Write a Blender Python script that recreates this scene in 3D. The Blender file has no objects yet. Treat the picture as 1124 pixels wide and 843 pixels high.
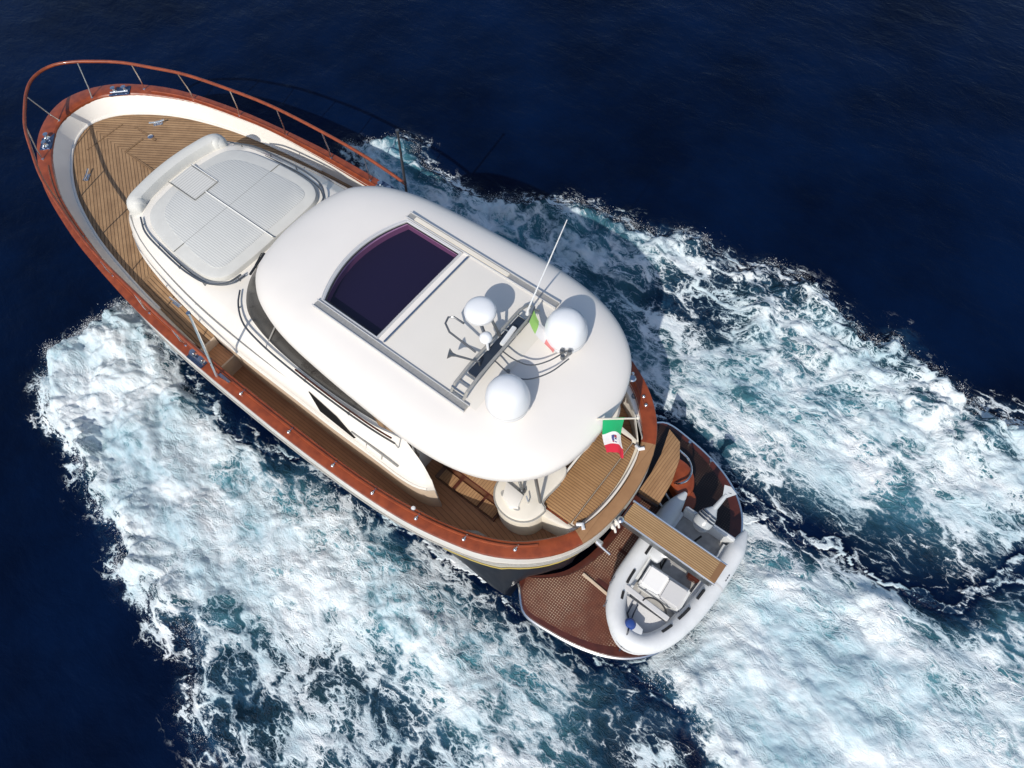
import bpy, bmesh, math, random
import numpy as np
from mathutils import Vector, Matrix
R = math.radians
random.seed(7)
scene = bpy.context.scene
COL = scene.collection

# ------------------------------------------------------------------ camera, sky, sun, exposure
cam_pos = (-8.363, 3.762, 13.05)
yaw, pit, roll, foc = -0.8094, 0.4914, -0.1073, 784.23
def camera():
    f = Vector((math.sin(pit)*math.cos(yaw), math.sin(pit)*math.sin(yaw), -math.cos(pit)))
    r0 = Vector((math.sin(yaw), -math.cos(yaw), 0)); u0 = r0.cross(f)
    c, s = math.cos(roll), math.sin(roll)
    r = r0*c + u0*s; u = -r0*s + u0*c
    cd = bpy.data.cameras.new('camera'); cd.sensor_width = 36; cd.lens = foc/1124*36
    cd.clip_start = 0.1; cd.clip_end = 5000
    o = bpy.data.objects.new('camera', cd); COL.objects.link(o)
    m = Matrix.Identity(4)
    for i in range(3):
        m[i][0] = r[i]; m[i][1] = u[i]; m[i][2] = -f[i]; m[i][3] = cam_pos[i]
    o.matrix_world = m; scene.camera = o
camera()
SUN = Vector((-0.36, 1.04, 1.0)).normalized()
elev = math.asin(SUN.z)
w = bpy.data.worlds.new("World"); scene.world = w; w.use_nodes = True
nt = w.node_tree; bg = nt.nodes['Background']; sk = nt.nodes.new('ShaderNodeTexSky')
sk.sky_type = 'NISHITA'; sk.sun_disc = False; sk.sun_elevation = elev
sk.sun_rotation = math.atan2(SUN.x, SUN.y)
nt.links.new(sk.outputs[0], bg.inputs[0]); bg.inputs[1].default_value = 0.138
sd = bpy.data.lights.new('sun', 'SUN'); sd.energy = 3.85; sd.angle = R(0.53); sd.color = (1, .935, .845)
so = bpy.data.objects.new('sun', sd); COL.objects.link(so); so.location = (0, 8, 20)
so.rotation_euler = SUN.to_track_quat('Z', 'Y').to_euler()
scene.view_settings.view_transform = 'Standard'; scene.view_settings.look = 'None'
scene.view_settings.exposure = -0.08; scene.view_settings.gamma = 1
scene.view_settings.use_curve_mapping = False

# ------------------------------------------------------------------ materials
def mat(name, col, rough=.5, metal=0, coat=0, spec=.5, noise=0, nscale=8, bump=0, bscale=60, col2=None):
    m = bpy.data.materials.new(name); m.use_nodes = True
    t = m.node_tree; b = t.nodes['Principled BSDF']
    b.inputs['Base Color'].default_value = (*col, 1); b.inputs['Roughness'].default_value = rough
    b.inputs['Metallic'].default_value = metal; b.inputs['Coat Weight'].default_value = coat
    b.inputs['Coat Roughness'].default_value = .08; b.inputs['Specular IOR Level'].default_value = spec
    tc = t.nodes.new('ShaderNodeTexCoord')
    if noise or col2:
        n = t.nodes.new('ShaderNodeTexNoise'); n.inputs['Scale'].default_value = nscale; n.inputs['Detail'].default_value = 6
        t.links.new(tc.outputs['Object'], n.inputs['Vector'])
        mr = t.nodes.new('ShaderNodeMapRange'); mr.inputs[1].default_value = .35; mr.inputs[2].default_value = .65
        t.links.new(n.outputs[0], mr.inputs[0])
        mx = t.nodes.new('ShaderNodeMix'); mx.data_type = 'RGBA'
        mx.inputs[6].default_value = (*col, 1)
        mx.inputs[7].default_value = (*(col2 or [c*(1-noise) for c in col]), 1)
        t.links.new(mr.outputs[0], mx.inputs[0]); t.links.new(mx.outputs[2], b.inputs['Base Color'])
    if bump:
        n = t.nodes.new('ShaderNodeTexNoise'); n.inputs['Scale'].default_value = bscale; n.inputs['Detail'].default_value = 4
        t.links.new(tc.outputs['Object'], n.inputs['Vector'])
        bp = t.nodes.new('ShaderNodeBump'); bp.inputs['Strength'].default_value = bump; bp.inputs['Distance'].default_value = .01
        t.links.new(n.outputs[0], bp.inputs['Height']); t.links.new(bp.outputs[0], b.inputs['Normal'])
    return m

def planks(name, light, dark, caulk, pitch, axis='attr', rough=.65, line=.13, cross=0, red=0):
    """teak / slatted surface; stripes across: attribute 'plank' or an object axis"""
    m = bpy.data.materials.new(name); m.use_nodes = True; t = m.node_tree; L = t.links
    b = t.nodes['Principled BSDF']; b.inputs['Roughness'].default_value = rough
    b.inputs['Specular IOR Level'].default_value = .25
    tc = t.nodes.new('ShaderNodeTexCoord')
    sx = t.nodes.new('ShaderNodeSeparateXYZ'); L.new(tc.outputs['Object'], sx.inputs[0])
    if axis == 'attr':
        a = t.nodes.new('ShaderNodeAttribute'); a.attribute_name = 'plank'; src = a.outputs['Fac']
    else: src = sx.outputs[{'x': 0, 'y': 1, 'z': 2}[axis]]
    def math_(op, a, b_=None, c=None):
        n = t.nodes.new('ShaderNodeMath'); n.operation = op
        for i, v in enumerate((a, b_, c)):
            if v is None: continue
            if isinstance(v, (int, float)): n.inputs[i].default_value = v
            else: L.new(v, n.inputs[i])
        return n.outputs[0]
    u = math_('DIVIDE', src, pitch); fr = math_('FRACT', u); fl = math_('FLOOR', u)
    d = math_('ABSOLUTE', math_('SUBTRACT', fr, .5))
    ln = math_('SUBTRACT', 1, math_('MULTIPLY', math_('MINIMUM', math_('MAXIMUM', math_('SUBTRACT', .5, d), 0), line), 1/line))
    wn = t.nodes.new('ShaderNodeTexWhiteNoise'); wn.noise_dimensions = '1D'; L.new(fl, wn.inputs['W'])
    n = t.nodes.new('ShaderNodeTexNoise'); n.inputs['Scale'].default_value = 3; n.inputs['Detail'].default_value = 8
    n.inputs['Roughness'].default_value = .7
    L.new(tc.outputs['Object'], n.inputs['Vector'])
    mr = t.nodes.new('ShaderNodeMapRange'); mr.inputs[1].default_value = .3; mr.inputs[2].default_value = .7
    L.new(n.outputs[0], mr.inputs[0])
    tone = math_('ADD', math_('MULTIPLY', wn.outputs[0], .35), math_('MULTIPLY', mr.outputs[0], .65))
    mx = t.nodes.new('ShaderNodeMix'); mx.data_type = 'RGBA'
    mx.inputs[6].default_value = (*light, 1); mx.inputs[7].default_value = (*dark, 1); L.new(tone, mx.inputs[0])
    m2 = t.nodes.new('ShaderNodeMix'); m2.data_type = 'RGBA'
    L.new(mx.outputs[2], m2.inputs[6]); m2.inputs[7].default_value = (*caulk, 1); L.new(ln, m2.inputs[0])
    L.new(m2.outputs[2], b.inputs['Base Color'])
    bp = t.nodes.new('ShaderNodeBump'); bp.inputs['Strength'].default_value = .5; bp.inputs['Distance'].default_value = .004
    bp.invert = True; L.new(ln, bp.inputs['Height']); L.new(bp.outputs[0], b.inputs['Normal'])
    return m

def grating_mat():
    """mahogany duckboard: dark red bars with a square grid of pale holes, shade painted in towards starboard"""
    m = bpy.data.materials.new('mahogany_grating'); m.use_nodes = True; t = m.node_tree; L = t.links
    b = t.nodes['Principled BSDF']; b.inputs['Roughness'].default_value = .45
    tc = t.nodes.new('ShaderNodeTexCoord'); sx = t.nodes.new('ShaderNodeSeparateXYZ'); L.new(tc.outputs['Object'], sx.inputs[0])
    def M(op, a, b_=None):
        n = t.nodes.new('ShaderNodeMath'); n.operation = op
        for i, v in enumerate((a, b_)):
            if v is None: continue
            if isinstance(v, (int, float)): n.inputs[i].default_value = v
            else: L.new(v, n.inputs[i])
        return n.outputs[0]
    def hole(s): 
        f = M('ABSOLUTE', M('SUBTRACT', M('FRACT', M('DIVIDE', s, .041)), .5))
        n = t.nodes.new('ShaderNodeMapRange'); L.new(f, n.inputs[0]); n.inputs[1].default_value = .30; n.inputs[2].default_value = .20
        return n.outputs[0]
    h = M('MULTIPLY', hole(sx.outputs[0]), hole(sx.outputs[1]))
    n = t.nodes.new('ShaderNodeTexNoise'); n.inputs['Scale'].default_value = 1.5; n.inputs['Detail'].default_value = 6
    L.new(tc.outputs['Object'], n.inputs['Vector'])
    mr = t.nodes.new('ShaderNodeMapRange'); L.new(n.outputs[0], mr.inputs[0]); mr.inputs[1].default_value = .42; mr.inputs[2].default_value = .58
    mr.inputs[3].default_value = .12; mr.inputs[4].default_value = .95
    n3 = t.nodes.new('ShaderNodeTexNoise'); n3.inputs['Scale'].default_value = 9; n3.inputs['Detail'].default_value = 5
    L.new(tc.outputs['Object'], n3.inputs['Vector'])
    wood = t.nodes.new('ShaderNodeMix'); wood.data_type = 'RGBA'; L.new(n3.outputs[0], wood.inputs[0])
    wood.inputs[6].default_value = (.065, .017, .010, 1); wood.inputs[7].default_value = (.16, .05, .026, 1)
    stbd_shade = t.nodes.new('ShaderNodeMapRange'); stbd_shade.interpolation_type = 'SMOOTHSTEP'; L.new(M('ADD', M('MULTIPLY', sx.outputs[1], -1), M('MULTIPLY', n.outputs[0], .8)), stbd_shade.inputs[0])
    stbd_shade.inputs[1].default_value = .75; stbd_shade.inputs[2].default_value = 1.25; stbd_shade.inputs[3].default_value = 1; stbd_shade.inputs[4].default_value = .12  # painted shade: bars and holes darken towards starboard along a noisy edge
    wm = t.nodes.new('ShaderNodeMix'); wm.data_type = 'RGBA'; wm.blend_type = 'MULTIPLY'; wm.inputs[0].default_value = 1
    L.new(wood.outputs[2], wm.inputs[6]); L.new(stbd_shade.outputs[0], wm.inputs[7]); wood = wm
    mx = t.nodes.new('ShaderNodeMix'); mx.data_type = 'RGBA'; L.new(M('MULTIPLY', M('MULTIPLY', h, mr.outputs[0]), stbd_shade.outputs[0]), mx.inputs[0])
    L.new(wood.outputs[2], mx.inputs[6]); mx.inputs[7].default_value = (.42, .34, .24, 1)
    L.new(mx.outputs[2], b.inputs['Base Color'])
    return m

M = {}
M['gel'] = mat('white_gelcoat', (.80, .765, .70), .32, coat=.4, noise=.04, nscale=2.5)
M['roofw'] = mat('roof_gelcoat', (.80, .765, .72), .42, coat=.15, noise=.035, nscale=1.2)
M['cream'] = mat('cream_gelcoat', (.76, .71, .61), .45, noise=.06, nscale=3)
M['beige'] = mat('beige_panel', (.62, .50, .38), .5, noise=.08)
M['mahog'] = mat('varnished_mahogany', (.29, .060, .017), .38, coat=.35, nscale=7, col2=(.20, .040, .012))
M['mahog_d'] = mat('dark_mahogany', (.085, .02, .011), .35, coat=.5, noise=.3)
M['navy'] = mat('navy_hull_paint', (.010, .012, .018), .4, coat=.15, spec=.3)
M['gold'] = mat('gold_stripe', (.42, .33, .09), .4)
M['steel'] = mat('stainless_steel', (.72, .73, .74), .22, metal=1)
M['steel_d'] = mat('dark_steel', (.2, .21, .22), .3, metal=.8)
M['alu'] = mat('brushed_aluminium', (.48, .47, .44), .42, metal=.45, noise=.15, nscale=30)
M['glassd'] = mat('smoked_glass', (.012, .011, .010), .25, spec=.08)
M['panel'] = mat('sliding_panel_gelcoat', (.73, .70, .645), .5, noise=.03, nscale=2)
M['black'] = mat('black_rubber', (.015, .016, .018), .6)
M['navyp'] = mat('dark_panel', (.02, .03, .05), .35)
M['dome'] = mat('radome_white', (.78, .80, .82), .35, coat=.3)
M['blue'] = mat('blue_fender', (.02, .06, .25), .5)
M['bluep'] = mat('blue_steel_plate', (.10, .16, .28), .25, metal=.7, noise=.5, nscale=40)
M['vinyl'] = mat('pale_vinyl', (.62, .62, .585), .6, bump=.15, bscale=25, noise=.05, nscale=5)
M['seam'] = mat('dark_seam', (.16, .16, .15), .7)
M['white_seam'] = mat('white_piping', (.85, .85, .83), .5)
M['teak'] = planks('teak_deck', (.40, .255, .14), (.21, .125, .066), (.04, .027, .02), .07, line=.16)
M['teak_dark'] = planks('teak_side_deck', (.56, .29, .15), (.38, .19, .10), (.2, .105, .06), .055, line=.10)
M['teak_y'] = planks('teak_slats', (.40, .235, .11), (.29, .16, .07), (.13, .065, .03), .047, axis='y', line=.25)
M['teak_x'] = planks('teak_boards', (.42, .25, .125), (.27, .15, .075), (.12, .065, .035), .05, axis='x', line=.12)
M['teak_gang'] = planks('gangway_teak', (.46, .30, .155), (.34, .21, .10), (.17, .10, .05), .036, axis='y', line=.3)
M['teak_rim'] = planks('teak_rim', (.37, .21, .105), (.27, .145, .07), (.24, .13, .065), .12, axis='attr', line=.06)
M['hatchteak'] = planks('teak_hatch', (.30, .19, .10), (.22, .13, .07), (.1, .06, .035), .03, axis='y', line=.3)
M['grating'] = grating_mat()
M['cushion'] = planks('ribbed_vinyl', (.61, .62, .60), (.56, .57, .55), (.43, .44, .43), .045, axis='y', line=.3, rough=.6)
M['cushion2'] = planks('ribbed_vinyl_insert', (.63, .63, .60), (.60, .60, .57), (.44, .44, .42), .06, axis='x', line=.3, rough=.6)
M['rubber_w'] = mat('pale_rubber_tube', (.70, .72, .73), .45, noise=.07, nscale=6)
M['greyfl'] = mat('grey_grp_floor', (.42, .41, .39), .55, noise=.25, nscale=9)
M['cover'] = mat('white_seat_cover', (.85, .85, .84), .7, bump=.1)
M['lightgrey'] = mat('light_grey_cover', (.60, .60, .60), .7)
M['outb'] = mat('outboard_grey', (.45, .48, .50), .25, coat=.5)
M['fgreen'] = mat('flag_green', (.0, .36, .13), .8); M['fwhite'] = mat('flag_white', (.82, .82, .85), .8); M['fred'] = mat('flag_red', (.62, .015, .05), .8)
M['pgreen'] = mat('faded_flag_green', (.35, .62, .16), .8); M['pwhite'] = mat('faded_flag_white', (.75, .73, .72), .8); M['pred'] = mat('faded_flag_red', (.70, .25, .24), .8)
M['emb'] = mat('flag_emblem_blue', (.06, .07, .25), .8); M['emr'] = mat('flag_emblem_red', (.4, .03, .06), .8)
M['well'] = mat('cabin_lining', (.24, .15, .19), .7); M['dark_in'] = mat('cabin_floor', (.007, .010, .032), .7)
M['frame'] = mat('satin_frame', (.62, .62, .62), .35, metal=.3)
M['label'] = mat('grey_lettering', (.12, .13, .15), .6)
def tint_glass():
    m = bpy.data.materials.new('tinted_roof_glass'); m.use_nodes = True; t = m.node_tree
    t.nodes.remove(t.nodes['Principled BSDF']); out = t.nodes['Material Output']
    tr = t.nodes.new('ShaderNodeBsdfTransparent'); tr.inputs[0].default_value = (.76, .58, .80, 1)
    gl = t.nodes.new('ShaderNodeBsdfGlossy'); gl.inputs['Roughness'].default_value = .03
    mx = t.nodes.new('ShaderNodeMixShader'); mx.inputs[0].default_value = .06
    t.links.new(tr.outputs[0], mx.inputs[1]); t.links.new(gl.outputs[0], mx.inputs[2]); t.links.new(mx.outputs[0], out.inputs[0])
    return m
M['tint'] = tint_glass()

# ------------------------------------------------------------------ helpers
def tag(o, label=None, cat=None, group=None, kind=None):
    if label: o['label'] = label
    if cat: o['category'] = cat
    if group: o['group'] = group
    if kind: o['kind'] = kind
    return o
def empty(name, loc=(0, 0, 0), rz=0):
    o = bpy.data.objects.new(name, None); COL.objects.link(o); o.location = loc; o.rotation_euler.z = rz
    o.empty_display_size = .2; return o
class MB:
    """collects shapes, then links them as ONE mesh object"""
    def __init__(s): s.v = []; s.f = []; s.mi = []; s.sm = []; s.m = 0; s.smooth = True
    def add(s, vs, fs, mi=None, smooth=None):
        b = len(s.v); s.v += [tuple(v) for v in vs]; s.f += [tuple(i+b for i in f) for f in fs]
        s.mi += [s.m if mi is None else mi]*len(fs); s.sm += [s.smooth if smooth is None else smooth]*len(fs); return s
    def grid(s, rows, closed=False, flip=False, **k):
        n = len(rows[0]); vs = [p for r in rows for p in r]; fs = []
        for i in range(len(rows)-1):
            for j in range(n if closed else n-1):
                a = i*n+j; b = i*n+(j+1) % n; c = (i+1)*n+(j+1) % n; d = (i+1)*n+j
                fs.append((a, d, c, b) if flip else (a, b, c, d))
        return s.add(vs, fs, **k)
    def box(s, c, size, rz=0, bev=0, **k):
        bm = bmesh.new(); bmesh.ops.create_cube(bm, size=1)
        for v in bm.verts: v.co = Vector((v.co.x*size[0], v.co.y*size[1], v.co.z*size[2]))
        if bev: bmesh.ops.bevel(bm, geom=bm.edges[:], offset=bev, segments=2, affect='EDGES')
        mt = rz if isinstance(rz, Matrix) else Matrix.Rotation(rz, 3, 'Z')
        vs = [tuple(mt @ v.co + Vector(c)) for v in bm.verts]; bm.verts.index_update()
        fs = [[v.index for v in f.verts] for f in bm.faces]; bm.free()
        return s.add(vs, fs, smooth=False, **k)
    def tube(s, pts, r, n=8, caps=True, closed=False, **k):
        pts = [Vector(p) for p in pts]; N = len(pts); rr = r if isinstance(r, (list, tuple)) else [r]*N
        rows = []; up = None
        for i in range(N):
            if closed: d = pts[(i+1) % N]-pts[i-1]
            else: d = pts[min(i+1, N-1)]-pts[max(i-1, 0)]
            d = d.normalized() if d.length > 1e-9 else Vector((0, 0, 1))
            if up is None: up = Vector((0, 0, 1)) if abs(d.z) < .9 else Vector((1, 0, 0))
            a = d.cross(up)
            if a.length < 1e-6: a = d.cross(Vector((1, 0, 0)))
            a.normalize(); b = a.cross(d).normalized(); up = b
            rows.append([tuple(pts[i]+(a*math.cos(t)+b*math.sin(t))*rr[i]) for t in [2*math.pi*j/n for j in range(n)]])
        if closed: rows.append(rows[0])
        b0 = len(s.v); s.grid(rows, closed=True, **k)
        if caps and not closed: s.add(rows[0], [tuple(range(n))[::-1]], **k); s.add(rows[-1], [tuple(range(n))], **k)
        return s
    def lathe(s, prof, c=(0, 0, 0), n=28, axis=None, **k):
        rows = [[(r*math.cos(2*math.pi*j/n), r*math.sin(2*math.pi*j/n), z) for j in range(n)] for r, z in prof]
        q = Vector(axis).to_track_quat('Z', 'Y') if axis else None
        rows = [[tuple((q @ Vector(p) if q else Vector(p))+Vector(c)) for p in row] for row in rows]
        return s.grid(rows, closed=True, flip=True, **k)
    def prism(s, poly, z0, z1, bev=0, **k):
        """flat-topped solid from an outline (ccw xy list); z may be callables"""
        f0 = z0 if callable(z0) else (lambda x, y: z0); f1 = z1 if callable(z1) else (lambda x, y: z1)
        n = len(poly)
        if bev:
            cx = sum(p[0] for p in poly)/n; cy = sum(p[1] for p in poly)/n
            ins = inset(poly, bev)
            rows = [[(x, y, f0(x, y)) for x, y in poly], [(x, y, f1(x, y)-bev) for x, y in poly],
                    [(x+(a-x)*.3, y+(b-y)*.3, f1(x, y)-bev*.3) for (x, y), (a, b) in zip(poly, ins)], [(x, y, f1(x, y)) for x, y in ins]]
        else: rows = [[(x, y, f0(x, y)) for x, y in poly], [(x, y, f1(x, y)) for x, y in poly]]
        s.grid(rows, closed=True, smooth=bool(bev), **k)
        s.add(rows[-1], [tuple(range(n))], smooth=False, **k); s.add(rows[0], [tuple(range(n))[::-1]], smooth=False, **k)
        return s
    def build(s, name, mats, parent=None, attr=None):
        me = bpy.data.meshes.new(name); me.from_pydata(s.v, [], s.f); me.update()
        for m in (mats if isinstance(mats, (list, tuple)) else [mats]): me.materials.append(m)
        me.polygons.foreach_set('material_index', s.mi); me.polygons.foreach_set('use_smooth', s.sm)
        bm = bmesh.new(); bm.from_mesh(me); bmesh.ops.remove_doubles(bm, verts=bm.verts, dist=1e-5)
        bmesh.ops.recalc_face_normals(bm, faces=bm.faces); bm.to_mesh(me); bm.free()
        try: me.set_sharp_from_angle(angle=R(38))
        except Exception: pass
        if attr:
            a = me.attributes.new('plank', 'FLOAT', 'POINT')
            a.data.foreach_set('value', [attr(v.co.x, v.co.y, v.co.z) for v in me.vertices])
        o = bpy.data.objects.new(name, me); COL.objects.link(o)
        if parent: o.parent = parent
        return o
def area2(P): return sum(P[i][0]*P[(i+1) % len(P)][1]-P[(i+1) % len(P)][0]*P[i][1] for i in range(len(P)))
def inset(P, d):
    n = len(P); sg = 1 if area2(P) > 0 else -1; out = []
    for i in range(n):
        a = Vector(P[i-1][:2]); b = Vector(P[i][:2]); c = Vector(P[(i+1) % n][:2])
        t = (c-b).normalized()+(b-a).normalized()
        t = t.normalized() if t.length > 1e-6 else (c-a).normalized()
        nx = Vector((-t.y, t.x))*sg; out.append((b.x+nx.x*d, b.y+nx.y*d))
    return out
def catmull(P, n, closed=False):
    """smooth resample of a polyline to n points, even arc length"""
    P = [np.array(p, float) for p in P]; Q = []
    m = len(P); seg = m if closed else m-1
    for i in range(seg):
        if closed: p0, p1, p2, p3 = P[i-1], P[i], P[(i+1) % m], P[(i+2) % m]
        else: p0 = P[i-1] if i else 2*P[0]-P[1]; p1 = P[i]; p2 = P[i+1]; p3 = P[i+2] if i+2 < m else 2*P[-1]-P[-2]
        d1 = max(np.linalg.norm(p2-p1), 1e-6)**.5; d0 = max(np.linalg.norm(p1-p0), 1e-6)**.5; d2 = max(np.linalg.norm(p3-p2), 1e-6)**.5
        m1 = ((p1-p0)/d0-(p2-p0)/(d0+d1)+(p2-p1)/d1)*d1; m2 = ((p2-p1)/d1-(p3-p1)/(d1+d2)+(p3-p2)/d2)*d1
        for k in range(16):
            t = k/16; Q.append((2*t**3-3*t**2+1)*p1+(t**3-2*t**2+t)*m1+(-2*t**3+3*t**2)*p2+(t**3-t**2)*m2)
    if not closed: Q.append(P[-1])
    else: Q.append(Q[0])
    Q = np.array(Q); L = np.r_[0, np.cumsum(np.linalg.norm(np.diff(Q, axis=0), axis=1))]
    s = np.linspace(0, L[-1], n+1 if closed else n)
    out = np.stack([np.interp(s, L, Q[:, k]) for k in range(Q.shape[1])], 1)
    return [tuple(p) for p in (out[:-1] if closed else out)]
def mirror_outline(half, n=160):
    """half: (x, y>=0) from bow tip to stern centre -> closed smooth ccw outline, port first"""
    full = list(half) + [(x, -y) for x, y in half[-2:0:-1]]
    return catmull(full, n, closed=True)
def copy_tree(o, parent=None):
    c = o.copy(); COL.objects.link(c); c.parent = parent
    for ch in o.children: copy_tree(ch, c)
    return c
def inside_interp(half):
    xs = np.array([p[0] for p in half][::-1]); ys = np.array([p[1] for p in half][::-1])
    return lambda x: float(np.interp(x, xs, ys))

# ------------------------------------------------------------------ the sea
def lattice(seed):
    rs = np.random.RandomState(seed); ang = rs.rand(256)*2*np.pi; perm = rs.permutation(256)
    return np.cos(ang), np.sin(ang), np.r_[perm, perm]
def perlin(x, y, seed):
    gx, gy, pm = lattice(seed)
    xi = np.floor(x).astype(int); yi = np.floor(y).astype(int); xf = x-xi; yf = y-yi
    u = xf**3*(xf*(xf*6-15)+10); v = yf**3*(yf*(yf*6-15)+10)
    def g(ix, iy, dx, dy):
        h = pm[pm[ix & 255]+(iy & 255)]; return gx[h]*dx+gy[h]*dy
    a = g(xi, yi, xf, yf); b = g(xi+1, yi, xf-1, yf); c = g(xi, yi+1, xf, yf-1); d = g(xi+1, yi+1, xf-1, yf-1)
    return 1.5*((a*(1-u)+b*u)*(1-v)+(c*(1-u)+d*u)*v)
def fbm(x, y, seed, octs=5, gain=.5, ridged=False, billow=False):
    s = 0; a = 1; t = 0
    for k in range(octs):
        n = perlin(x, y, seed+k)
        if ridged: n = 1-2*np.abs(n)
        if billow: n = 2*np.abs(n)-.4
        s = s+a*n; t += a; a *= gain; x = x*2.03+3.1; y = y*2.03-1.7
    return s/t
def sdf(px, py, poly):
    """signed distance to polygon, positive inside"""
    d = np.full(px.shape, 1e9); ins = np.zeros(px.shape, bool); n = len(poly)
    for i in range(n):
        ax, ay = poly[i]; bx, by = poly[(i+1) % n]; ex, ey = bx-ax, by-ay
        t = np.clip(((px-ax)*ex+(py-ay)*ey)/(ex*ex+ey*ey+1e-12), 0, 1)
        d = np.minimum(d, (px-ax-t*ex)**2+(py-ay-t*ey)**2)
        c = ((ay > py) != (by > py)) & (px < (bx-ax)*(py-ay)/((by-ay) if by != ay else 1e-12)+ax)
        ins ^= c
    d = np.sqrt(d); return np.where(ins, d, -d)
PORT_FOAM=[(4.83, 2.41),(4.77, 2.88),(4.87, 3.26),(4.83, 3.9),(4.87, 4.42),(4.46, 4.89),(3.98, 5.21),(3.15, 5.19),(2.54, 5.29),(2.02, 5.51),(1.27, 5.54),(0.64, 5.63),(-0.05, 6.1),(-0.74, 6.3),(-1.67, 6.3),(-2.16, 6.22),(-2.63, 6.42),(-2.97, 6.8),(-3.33, 7.05),(-4.03, 7.24),(-5.21, 8.16),(-9.44, 5.37),(-11.3, 3.31),(-10.31, 2.3),(-9.84, 1.95),(-9.47, 1.9),(-9.02, 1.9),(-8.52, 1.83),(-8.02, 1.91),(-7.37, 2.08),(-6.6, 2.21),(-6.0, 2.15),(-5.35, 2.14),(-4.67, 2.24),(-3.84, 2.33),(-2.91, 2.36),(-1.88, 2.32),(-1.27, 2.29),(-0.72, 2.9),(-0.12, 2.98),(0.49, 2.99),(1.04, 2.83),(1.58, 2.7),(2.07, 2.65),(2.75, 2.37),(3.72, 2.35)]
STARBOARD_FOAM=[(3.97, -4.18),(3.56, -4.59),(3.02, -5.05),(2.39, -5.11),(1.79, -4.77),(1.16, -4.67),(0.57, -4.66),(-0.19, -4.95),(-0.78, -5.44),(-1.62, -5.77),(-2.3, -6.11),(-3.15, -6.18),(-3.73, -6.14),(-4.18, -6.69),(-4.81, -6.66),(-5.45, -6.55),(-6.11, -6.81),(-7.1, -7.01),(-7.9, -6.92),(-8.76, -6.61),(-9.32, -6.91),(-9.89, -6.71),(-10.47, -6.48),(-11.12, -6.46),(-12.01, -6.63),(-13.83, -7.52),(-17.22, -9.16),(-17.61, -6.98),(-14.66, -4.71),(-12.97, -4.01),(-12.66, -3.17),(-12.33, -2.62),(-11.67, -2.25),(-10.9, -2.12),(-10.19, -2.3),(-9.62, -2.19),(-9.1, -2.12),(-8.57, -2.05),(-7.94, -2.14),(-7.23, -2.31),(-6.67, -2.38),(-4.6, -2.66),(-1.08, -2.38),(1.33, -2.56),(2.47, -3.12)]
WAKE_FOAM=[(-8.53, -0.82),(-8.77, -1.54),(-9.2, -1.94),(-9.7, -2.04),(-10.27, -2.15),(-10.9, -2.12),(-11.49, -2.11),(-12.04, -2.15),(-12.41, -2.43),(-12.67, -2.95),(-13.14, -3.54),(-14.71, -4.55),(-17.78, -5.99),(-18.72, -0.76),(-13.04, 3.81),(-11.3, 3.31),(-10.31, 2.3),(-10.0, 2.08),(-9.63, 1.94),(-9.18, 1.86),(-8.55, 1.87),(-8.85, 0.93)]
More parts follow.
